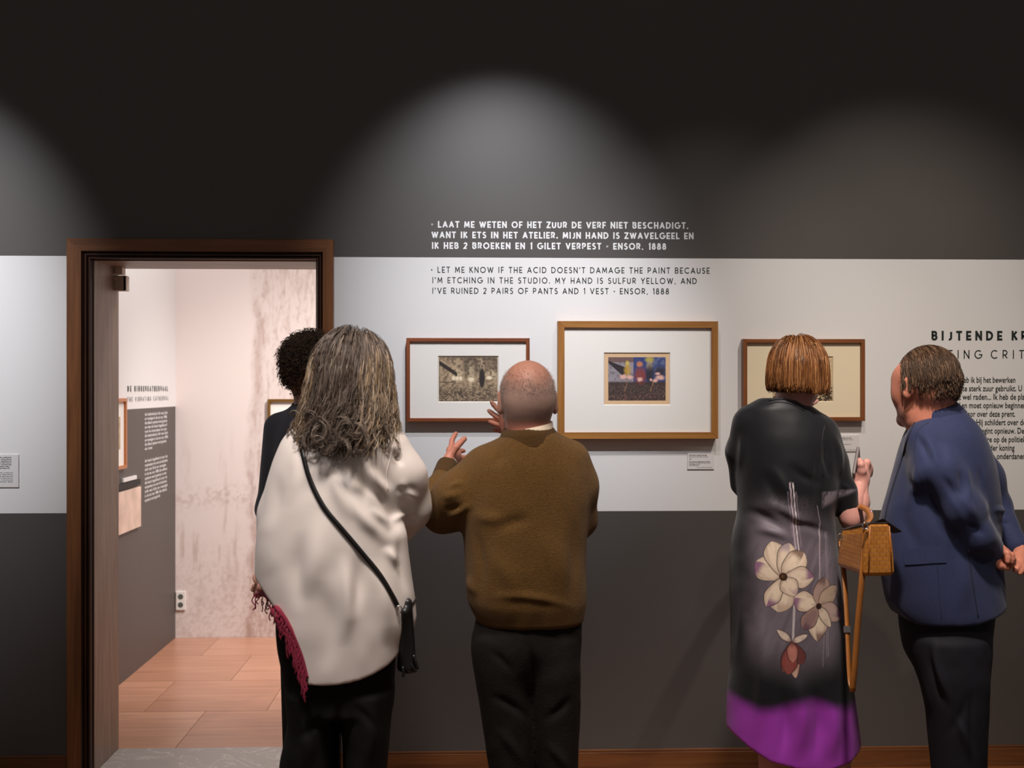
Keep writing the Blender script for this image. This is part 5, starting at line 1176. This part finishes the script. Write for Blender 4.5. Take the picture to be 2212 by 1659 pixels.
for tx, ty, wd, tp, c_ in ((490, 600, 20, pu, cr), (700, 480, 19, (110, 84, 80), (176, 150, 138)), (790, 545, 17, None, (196, 172, 150)), (825, 745, 18, pu, (198, 170, 160)), (640, 870, 19, (120, 88, 84), cr), (545, 790, 15, (110, 80, 90), (150, 120, 116)), (735, 790, 10, None, (232, 214, 190))):
    a_, b_ = P_(tx, ty); petal(cx2, cy2, a_, b_, wd, c_, sh, tp)
paint((50, 28, 20), sstep(7.5, 6, np.hypot(u-cx2, v-cy2)))
cx3, cy3 = P_(478, 875)
for tx, ty, wd, c_ in ((390, 800, 7, (224, 206, 190)), (575, 830, 7, (224, 206, 190)), (425, 1060, 10, (150, 100, 92)), (500, 1095, 12, (206, 170, 150)), (545, 1010, 13, (112, 60, 58)), (455, 1075, 15, (150, 78, 72)), (485, 1000, 11, (196, 130, 116))):
    a_, b_ = P_(tx, ty); petal(cx3, cy3, a_, b_, wd, c_, (110, 56, 56), None)
for k_ in range(6): stripe(1640+k_*6, 1400+k_*3, 1690+k_*5, 1440+k_*2, .9, (110, 98, 90), .0)
paint((160, 60, 176), sstep(1508, 1545, v+12*np.sin(u/30)+10*(nz1-.5)))
cf = sstep(1060, 1064, v)*sstep(1102, 1098, v+.35*(u-1820))*sstep(1778, 1784, u)*(Nv[:, 1] < .2); cf = cf*sstep(1084+(1832-u)*.35, 1070+(1832-u)*.35, v)
paint((150, 140, 150), cf*.9); paint((60, 52, 60), cf*sstep(.45, .6, fbm(u/9, v/14, 81, 3))*.9)
sl_ = (u < 1597)*(v < 1110)*sstep(1600, 1590, u); paint((100, 92, 98), sl_*.8*sstep(.35, .6, fbm(u/10, v/24, 83, 2)))
setcol(me, C)
M['dress'] = mat('printed_satin', attr=True, rough=.5, spec=.25, bump=(400, .1, .0005), sheen=.1)
dress = link('dress', me, M['dress'], Dm); td = bvh(V, Q)
M['dress_trim'] = mat('black_trim', srgb(22, 22, 25), .6)
seam(td, 'neckline', [(1661, 866), (1680, 862), (1702, 864), (1724, 872), (1742, 884)], M['dress_trim'], dress, .0026, .001)
seam(td, 'neckline', [(1658, 873), (1680, 869), (1702, 871), (1722, 879), (1737, 888)], M['dress_trim'], dress, .0015, .001)
seam(td, 'sleeve_seam', [(1782, 916), (1776, 950), (1774, 990), (1778, 1030)], M['dress_trim'], dress, .0014, .0)
# bob hair
rng = np.random.default_rng(31); r_, f_, u_ = frame_of(fD); A = (r_, f_, u_); rad = np.array([.077, .096, .090])*1.02; hc = c+f_*-.012+u_*.030
v_, R0, nr = scalp_roots(rng, 5200, hc, rad, A, lambda x, y, z: (z > -.45) & (y < .55+.5*z)); n = len(R0)
D0 = away(nr, unit(u_*.92+f_*.2))+nr*.35
zend = at(1720, 838, YD)[2]+rng.normal(0, .006, n)+.008*sstep(.1, -.9, v_[:, 0])-.008*sstep(.0, .6, v_[:, 0])+.012*sstep(.5, .95, v_[:, 0])
Lh = (R0[:, 2]-zend)*1.12+.012+.05*np.clip(v_[:, 2], 0, 1)
def flare2(P, t):
    d = P-hc; d[:, 2] = 0; d /= np.linalg.norm(d, axis=1)[:, None]+1e-6; return d*np.where((P[:, 2] < hc[2]-.04)[:, None], -.10, .03)
S = grow(rng, R0, D0, Lh, 20, hc, np.array([.082, .092, .090]), A, rng.uniform(1.05, 1.20, n)*(1+.10*sstep(0, -.8, v_[:, 2])), .32, flare2, 1.0)
S = curl(rng, S, .003, 1.1, .1, 40)
S = S[:, ::2]; over = (S[:, :, 2] < zend[:, None]); S[:, :, 2] = np.where(over, zend[:, None]+(S[:, :, 2]-zend[:, None])*.12, S[:, :, 2])
F = Field(hc-[.16, .16, .22], hc+[.16, .16, .14], .006); F.ell(hc, (.088, .104, .098), A, .02); F.loft([(hc[2]+.02, hc[0], hc[1]-.005, .090, .095), (hc[2]-.05, hc[0], hc[1]-.012, .094, .088), (hc[2]-.085, hc[0], hc[1]-.016, .086, .076)], .03)
F.ell(hc+f_*.15+u_*-.06, (.07, .10, .15), A, .02, 's'); Vb, Qb = F.mesh(2)
hair_obj('hair', [tubes(S, .00102, .0006, shades(rng, n, [(112, 70, 36), (146, 96, 54), (84, 50, 26), (184, 132, 84), (126, 80, 44)], .12)), (Vb, Qb, np.tile(np.array(srgb(74, 46, 26)), (len(Vb), 1)))], M['hair'], Dm)
q = MB(); q.tube(ring(at(1859, 1040, YD+.08), np.array([.027, 0, .004]), np.array([0, .025, 0]), 20, 0), .0022, 6, closed=True); q.build('bracelet', M['steel'], Dm, True)
shoes(Dm, J, mat('sandal', srgb(120, 84, 60), .5), .17)
# phone in her hand
ph_ = empty('phone', tuple(at(1852, 1005, YD+.10)), 'slim grey phone held upright in the right hand of the woman in the dress', 'phone')
p0, p1 = at(1846, 1028, YD+.09), at(1854, 982, YD+.13); d = unit(p1-p0); sx = unit(np.array([.42, .9, 0])); sx = unit(sx-d*np.dot(sx, d)); nn = np.cross(d, sx)
Lp = np.linalg.norm(p1-p0)/2+.012
MB().obox((p0+p1)/2, (sx, nn, d), (.036, .0045, Lp)).build('case', mat('phone_grey', srgb(122, 114, 114), .5), ph_, bevel=.004)
MB().obox((p0+p1)/2+nn*.0048*np.sign(np.dot(nn, p0-[0, 0, EYE])), (sx, nn, d), (.033, .0006, Lp-.003)).build('screen', mat('phone_screen', (.02, .02, .022), .1), ph_, bevel=.0005)

# ---- her bag: tan crocodile leather satchel with a long hanging strap
cm = bpy.data.materials.new('tan_crocodile'); cm.use_nodes = True; N = cm.node_tree.nodes; Lk = cm.node_tree.links; b = N['Principled BSDF']; b.inputs['Roughness'].default_value = .28; b.inputs['Coat Weight'].default_value = .3
tc = N.new('ShaderNodeTexCoord'); br = N.new('ShaderNodeTexBrick'); mp = N.new('ShaderNodeMapping'); Lk.new(tc.outputs['UV'], mp.inputs[0]); Lk.new(mp.outputs[0], br.inputs['Vector'])
br.inputs['Scale'].default_value = 1; br.inputs['Mortar Size'].default_value = .06; br.inputs['Brick Width'].default_value = 1.5; br.inputs['Row Height'].default_value = 1.0; br.inputs['Mortar Smooth'].default_value = .8
br.inputs['Color1'].default_value = (*srgb(176, 112, 42), 1); br.inputs['Color2'].default_value = (*srgb(192, 126, 52), 1); br.inputs['Mortar'].default_value = (*srgb(126, 72, 24), 1)
Lk.new(br.outputs['Color'], b.inputs['Base Color']); bp = N.new('ShaderNodeBump'); bp.inputs['Strength'].default_value = .6; bp.inputs['Distance'].default_value = .002; bp.invert = True; Lk.new(br.outputs['Fac'], bp.inputs['Height']); Lk.new(bp.outputs[0], b.inputs['Normal'])
M['croc'] = cm; M['tan'] = mat('tan_leather', srgb(164, 102, 44), .4, noise=(40, .1), bump=(200, .2, .0008), coat=.15); M['tan_dark'] = mat('bag_lining', srgb(40, 26, 20), .5)
bg = empty('handbag', tuple(at(1872, 1250, 3.44)), 'tan crocodile-pattern leather handbag with a long hanging strap beside the blue suit', 'bag')
zt, zb_ = at(1870, 1130, 3.38)[2], at(1870, 1246, 3.38)[2]; NC = at(1868, 1190, 3.38); NC[2] = 0
Ld = np.array([-.096, .9954, 0]); Sd = np.array([.9954, .096, 0]); LL, SS = .19, .090
def bagpt(a, b_, z): return NC+Ld*a+Sd*b_+np.array([0, 0, z])
q = MB(); lv = [(zb_, .0, .004), (zb_+.012, -.004, .0), (zb_+.07, .0, .0), (zt-.03, .006, .0), (zt-.004, .014, .0)]
vs = []
for z, ins_, i2 in lv:
    for a, b_ in ((0, 0), (LL, 0), (LL, SS), (0, SS)): vs.append(bagpt(a+(i2 if a == 0 else -i2), (ins_+i2) if b_ == 0 else SS-ins_-i2, z-(.20*a*(z-zb_)/(zt-zb_))))
fs = [(0, 1, 2, 3)]
for j in range(len(lv)-1):
    for i in range(4): fs.append((4*j+i, 4*j+4+i, 4*j+4+(i+1) % 4, 4*j+(i+1) % 4))
fs.append((4*(len(lv)-1)+3, 4*(len(lv)-1)+2, 4*(len(lv)-1)+1, 4*(len(lv)-1)))
q.add(vs, fs); ob = q.build('body', M['croc'], bg, bevel=.006)
uvl = ob.data.uv_layers.new(name='UVMap')
for p in ob.data.polygons:
    nrm = p.normal
    for li in p.loop_indices:
        co = np.array(ob.data.vertices[ob.data.loops[li].vertex_index].co)-NC; a = co @ Ld; b_ = co @ Sd
        hh = a if abs(np.dot(nrm, Sd)) > .6 else b_
        uvl.data[li].uv = (hh/.0125, co[2]/.0125)
# gusset seams, zip frame, flap, rings
q = MB()
for pl in ([bagpt(-.001, .012, zb_+.01), bagpt(-.001, .016, zt-.01)], [bagpt(-.001, SS-.006, zb_+.01), bagpt(-.001, SS-.014, zt-.01)], [bagpt(.004, -.0, zb_+.02), bagpt(.004, .012, zt-.006)]): q.tube(pl, .0022, 6)
q.build('piping', M['tan'], bg, True)
MB().obox((bagpt(.02, SS/2, zt-.001)+bagpt(LL-.02, SS/2, zt-.040))/2, (unit(Ld-[0, 0, .20]), Sd, (0, 0, 1)), (LL/2-.004, SS/2-.014, .004)).build('opening', M['tan_dark'], bg, bevel=.002)
q = MB(); q.tube(spline([bagpt(.0, .014, zt+.001), bagpt(LL*.5, .012, zt-.019), bagpt(LL, .014, zt-.042)], 6), .0028, 6); q.build('zipper', M['steel'], bg, True)
f1 = [bagpt(.03, SS-.018, zt+.006), bagpt(LL*.5, SS-.018, zt-.012), bagpt(LL*.5, SS+.045, zt-.045), bagpt(.04, SS+.045, zt-.034)]
q = MB(); q.add(f1+[p+np.array([0, 0, .004]) for p in f1], [(0, 3, 2, 1), (4, 5, 6, 7), (0, 1, 5, 4), (1, 2, 6, 5), (2, 3, 7, 6), (3, 0, 4, 7)]); q.build('flap', M['tan_dark'], bg, bevel=.001)
for p in (at(1869, 1136, 3.372), at(1815, 1160, 3.55)): MB().tube(ring(p, np.array([.008, 0, 0]), np.array([0, 0, .010]), 14, 0), .0022, 6, closed=True).build('ring', M['steel'], bg, True)
hp = spline([at(1871, 1132, 3.39), at(1880, 1118, 3.47), at(1874, 1102, 3.62), at(1858, 1094, 3.72), at(1846, 1092, 3.76), at(1838, 1104, 3.80)], 6)
MB().tube(hp, .004, flat=(.010, .0022), up=np.array([-.5, -.4, .8])).build('handle', M['tan'], bg, True)
st_ = spline([at(1869, 1140, 3.41), at(1866, 1200, 3.40), at(1860, 1270, 3.39), at(1852, 1360, 3.39), at(1846, 1440, 3.39), at(1841, 1494, 3.395)], 6)
MB().tube(st_, .004, flat=(.0095, .0018), up=np.array([.2, -1, 0])).build('strap', M['tan'], bg, True)
st2 = spline([at(1841, 1494, 3.395), at(1836, 1470, 3.42), at(1833, 1420, 3.45), at(1829, 1330, 3.50), at(1824, 1250, 3.55), at(1816, 1170, 3.60)], 6)
MB().tube(st2, .004, flat=(.0085, .0018), up=np.array([.4, -.9, 0])).build('strap', M['tan'], bg, True)
MB().tube([at(1829.5, 1352, 3.478), at(1830, 1366, 3.475)], .006, flat=(.010, .003), up=np.array([.3, -1, 0])).build('buckle', M['steel'], bg)
MB().tube([at(1882, 1104, 3.55), at(1886, 1118, 3.55)], .0028, 8).build('charm', mat('violet_metal', srgb(190, 130, 220), .2, .6), bg, True)

# ---------------------------------------------------------------- 5 man in the blue suit
YS = 3.60
Sm = person(float(at(2050, 900, YS)[0]), YS, 'man in a navy blue suit with swept-back brown hair, hands joined behind him')
c = at(1999, 836, YS); fS = fdir(-25)
F = Field(c-[.16, .17, .24], c+[.14, .17, .15], .0035); head(F, c, fS, 1.04)
F.cap(c+[.01, -.01, -.05], at(2012, 905, YS-.01), .056, .062, .03); F.cap(at(2012, 905, YS-.01), at(2035, 950, YS-.01), .062, .068, .03); F.cap(c+fS*.03+[0, 0, -.09], at(1990, 905, YS+.02), .045, .05, .03)
J = dict(sl=at(1998, 968, YS-.06), sr=at(2090, 965, YS+.13), el=at(2080, 1105, YS-.15), er=at(2150, 1095, YS+.13), wl=at(2142, 1188, YS-.10), wr=at(2206, 1192, YS-.01), pelvis=at(2045, 1320, YS), chest=at(2040, 1060, YS), neck=at(2025, 925, YS-.01),
         hip_l=at(2040, 1390, YS-.06), hip_r=at(2075, 1390, YS+.06), knee_l=at(2050, 1640, YS-.07), knee_r=at(2085, 1640, YS+.06), ankle_l=at(2055, 1882, YS-.08), ankle_r=at(2090, 1882, YS+.07), toe=(-.11, .11, 0))
FB = Field((at(1870, 900, YS)[0], YS-.32, -.01), (at(2260, 900, YS)[0], YS+.35, 1.62), .012); coarse_body(FB, J)
F2 = Field(at(2110, 1270, YS-.18)-.03, at(2260, 1140, YS+.05)+.04, .003)
w1 = np.array(J['wl']); hand(F2, w1, [at(2162, 1186, YS-.13), at(2172, 1192, YS-.125), at(2178, 1202, YS-.115), at(2176, 1214, YS-.105)], [at(2177, 1213, YS-.15), at(2186, 1214, YS-.135), at(2186, 1222, YS-.125), at(2178, 1228, YS-.115)], (at(2150, 1206, YS-.13), at(2160, 1222, YS-.135), at(2174, 1227, YS-.135)), back=(.008, -.004, .004), r=.0095)
F2.cap(at(2124, 1178, YS-.12), w1, .03, .027, .02)
w2 = np.array(J['wr']); hand(F2, w2, [at(2196, 1212, YS-.06), at(2202, 1216, YS-.07), at(2209, 1219, YS-.07), at(2216, 1220, YS-.06)], [at(2186, 1222, YS-.095), at(2193, 1232, YS-.10), at(2203, 1238, YS-.10), at(2214, 1238, YS-.09)], (at(2196, 1205, YS-.04), at(2186, 1212, YS-.06), at(2180, 1220, YS-.075)), back=(0, -.006, 0), r=.0095)
V, Q, _ = skin_mesh([FB, F, F2]); col = skin_cols(V, srgb(206, 132, 108))
r_, f_, u_ = frame_of(fS); L = (V-c) @ np.array([r_, f_, u_]).T; st_z = sstep(-.045, -.08, L[:, 2])*sstep(.01, .04, L[:, 1])*(V[:, 2] > 1.35)
col = col*(1-st_z[:, None]*.45)+np.array(srgb(120, 92, 84))*st_z[:, None]*.45
link('body', qmesh('body', V, Q, True, col), M['skin'], Sm)
# jacket
M['suit'] = mat('navy_suit', srgb(42, 50, 84), .8, noise=(240, .14), bump=(600, .4, .001), spec=.3, sheen=.12)
F = Field((at(1880, 900, YS)[0], YS-.30, at(1, 1385, YS)[2]), (at(2240, 900, YS)[0], YS+.32, at(1, 850, YS)[2]), .005)
F.loft(rowpx([(872, 2012, 2056, .05, -.0), (886, 1996, 2072, .075), (905, 1982, 2094, .105), (930, 1966, 2112, .135), (965, 1953, 2128, .15), (1010, 1940, 2140, .16), (1060, 1926, 2148, .16), (1100, 1914, 2152, .16), (1140, 1906, 2152, .16), (1180, 1904, 2152, .16),
              (1230, 1908, 2156, .165), (1290, 1918, 2160, .17), (1325, 1927, 2165, .17), (1345, 1940, 2162, .165), (1372, 1946, 2160, .16)], YS, .16), .02, 2.15)
e = at(2074, 1100, YS-.15); F.chain([at(2000, 952, YS-.06), at(2024, 1020, YS-.125), e], [.060, .064, .060], .04); F.chain([e, at(2112, 1160, YS-.15), at(2140, 1188, YS-.115)], [.058, .047, .040], .03)
e2 = at(2150, 1095, YS+.13); F.chain([at(2092, 965, YS+.10), at(2128, 1030, YS+.12), e2], [.056, .054, .052], .04); F.chain([e2, at(2165, 1135, YS+.08), at(2197, 1180, YS+.015)], [.052, .045, .036], .02)
hx = [float(at(a, 1340, YS)[0]) for a in (1890, 1925, 1944, 1960, 2060, 2120, 2168, 2200)]; hz = [float(at(2050, a, YS-.12)[2]) for a in (1290, 1318, 1346, 1352, 1345, 1330, 1312, 1306)]
lo, hi = F.lo, F.lo+F.h*(F.n-1); F.put(lo, hi, lambda X, Y, Z: (Z-np.interp(X[:, 0, 0], hx, hz)[:, None, None])*.9+0*Y, .003, 's')
F.cap(at(2016, 870, YS-.005), at(2026, 905, YS-.005), .064, .066, .008, 's')
V, Q = F.mesh(2)
V = folds(V, Q, [(1975, 935, 2010, 1010, 7, -.006), (1990, 930, 2030, 1020, 7, .006), (2008, 930, 2050, 1010, 8, -.005), (2070, 1010, 2082, 1080, 9, -.009), (2085, 1000, 2100, 1090, 8, .007), (2060, 1060, 2110, 1130, 10, .008), (2080, 1130, 2130, 1160, 8, -.007), (2040, 1050, 2090, 1150, 11, .006),
    (1995, 1010, 2055, 1170, 14, -.012), (1980, 990, 1960, 1110, 14, .008), (2110, 1000, 2120, 1120, 7, -.007), (2125, 1010, 2135, 1130, 7, .007), (1945, 1080, 1990, 1200, 16, -.006), (2070, 1180, 2080, 1330, 18, .008), (1930, 1150, 1935, 1300, 12, .006), (2140, 1100, 2180, 1110, 6, .005), (2150, 1130, 2190, 1135, 6, -.005), (2030, 1020, 2070, 1100, 8, -.007)], (7, .005))
jacket = link('jacket', qmesh('jacket', V, Q), M['suit'], Sm); ts = bvh(V, Q)
M['suit_seam'] = mat('navy_seam', srgb(26, 30, 50), .8)
seam(ts, 'sleeve_seam', [(2006, 912), (1984, 930), (1976, 960), (1978, 1000), (1994, 1050)], M['suit_seam'], jacket, .0012)
seam(ts, 'back_seam', [(2092, 1186), (2098, 1240), (2106, 1290), (2113, 1334)], M['suit_seam'], jacket, .0018)
seam(ts, 'side_seam', [(2022, 1160), (2026, 1240), (2034, 1338)], M['suit_seam'], jacket, .0008)
# pocket flap lying on the cloth
top_, bot_ = [(1950, 1188), (1975, 1184), (2005, 1181), (2042, 1178)], [(1955, 1220), (1978, 1219), (2006, 1217), (2044, 1215)]
P1, N1 = lay(ts, spline(np.array(top_, float), 4), .001); P2, N2 = lay(ts, spline(np.array(bot_, float), 4), .0030); n = len(P1)
q = MB(); q.add(list(P1)+list(P2)+list(P1-N1*.004)+list(P2-N2*.004), [(i, i+1, n+i+1, n+i) for i in range(n-1)]+[(n+i, n+i+1, 3*n+i+1, 3*n+i) for i in range(n-1)]+[(i+1, i, 2*n+i, 2*n+i+1) for i in range(n-1)]+[(0, n, 3*n, 2*n), (n-1, 2*n-1, 4*n-1, 3*n-1)]); q.build('pocket_flap', M['suit'], jacket, False)
# fold-over collar and front edge
cb = at(2028, 915, YS); ct = at(2022, 868, YS-.005)
collar('collar', [(cb+[.004, 0, -.006], .096, .094, -.006), ((cb+ct)/2+[.002, -.004, .006], .083, .084, 0), (ct, .064, .068, .008), (ct+[0, 0, -.004], .061, .064, .008)], M['suit'], jacket, .004, 60)
seam(ts, 'lapel_edge', [(1978, 910), (1962, 945), (1948, 995), (1932, 1045), (1918, 1095), (1910, 1140)], M['suit_seam'], jacket, .004, .0)
# trousers
M['suit_trousers'] = mat('suit_trousers', srgb(26, 26, 34), .8, spec=.3, noise=(200, .1), bump=(500, .3, .001))
F = Field((at(1930, 900, YS)[0], YS-.28, -.01), (at(2190, 900, YS)[0], YS+.28, at(1, 1290, YS)[2]), .006)
F.loft(rowpx([(1300, 1948, 2140, .15), (1360, 1952, 2134, .15), (1410, 1960, 2132, .14), (1450, 1985, 2118, .11), (1475, 2010, 2100, .07)], YS, .14), .02, 2.2)
F.loft(rowpx([(1370, 1966, 2100, .09), (1440, 1966, 2110, .10), (1520, 1983, 2108, .095), (1600, 1992, 2106, .085), (1659, 1998, 2104, .08), (1770, 2004, 2100, .075), (1905, 2008, 2100, .075)], YS, .1, -.07), .04, 2.2)
F.loft(rowpx([(1370, 2016, 2128, .09), (1440, 2012, 2132, .10), (1520, 2026, 2130, .095), (1600, 2036, 2130, .085), (1659, 2040, 2130, .08), (1770, 2044, 2130, .075), (1905, 2046, 2130, .075)], YS, .1, .07), .03, 2.2)
V, Q = F.mesh(2); V = folds(V, Q, [(2015, 1370, 2060, 1530, 9, .010), (2005, 1380, 2045, 1540, 8, -.008), (2060, 1540, 2095, 1650, 8, .008), (2100, 1480, 2040, 1600, 10, -.005), (2105, 1480, 2112, 1650, 6, -.007), (1980, 1450, 2010, 1560, 8, .005)], (10, .004))
link('trousers', qmesh('trousers', V, Q), M['suit_trousers'], Sm); shoes(Sm, J, M['shoe'], .2)
# swept-back hair
rng = np.random.default_rng(41); A = (r_, f_, u_); rad = np.array([.076, .094, .088])*1.04; hc = c+(f_*-.012+u_*.030)*1.04
v_, R0, nr = scalp_roots(rng, 4600, hc, rad, A, lambda x, y, z: ((z > np.where(y > .6, .30, -.08)) | ((y < .12) & (z > -.55-.10*(y < -.5)))) & (y < .86) & ~((np.abs(x) > .62) & (y > -.16) & (y < .22) & (z < .10))); n = len(R0)
back = -f_*1.0+u_*.05; D0 = (back-nr*(nr @ back)[:, None]); D0 /= np.linalg.norm(D0, axis=1)[:, None]+1e-6; D0 = D0+nr*(.12+.35*np.clip(v_[:, 2:3], 0, 1))
Lh = .022+.075*np.clip(v_[:, 2]*.6+v_[:, 1]*.4+.35, 0, 1.1)+rng.uniform(0, .010, n)
def flare3(P, t): return np.tile(-f_*.25+np.array([0, 0, .0]), (len(P), 1))
S = grow(rng, R0, D0, Lh, 12, hc, rad, A, rng.uniform(1.02, 1.06, n)+.04*np.clip(v_[:, 2], 0, 1), .22, flare3, 1.0); S = curl(rng, S, .003, .8, .1, 40)
F = Field(hc-.15, hc+.15, .005); F.ell(hc+u_*.004, (.080, .096, .092), A, .01); F.ell(hc+f_*.16-u_*.07, (.10, .11, .10), A, .02, 's'); F.ell(hc-u_*.112+f_*.0, (.14, .07, .045), A, .02, 's')
for e in (-1, 1): F.ell(hc+r_*e*.09-u_*.030+f_*.0, (.03, .024, .036), A, .008, 's'); Vb, Qb = F.mesh(2)
hair_obj('hair', [tubes(S, .00102, .0006, shades(rng, n, [(64, 45, 32), (84, 60, 42), (48, 34, 24), (128, 100, 76), (72, 52, 37)], .12)), (Vb, Qb, np.tile(np.array(srgb(48, 34, 25)), (len(Vb), 1)))], M['hair'], Sm)
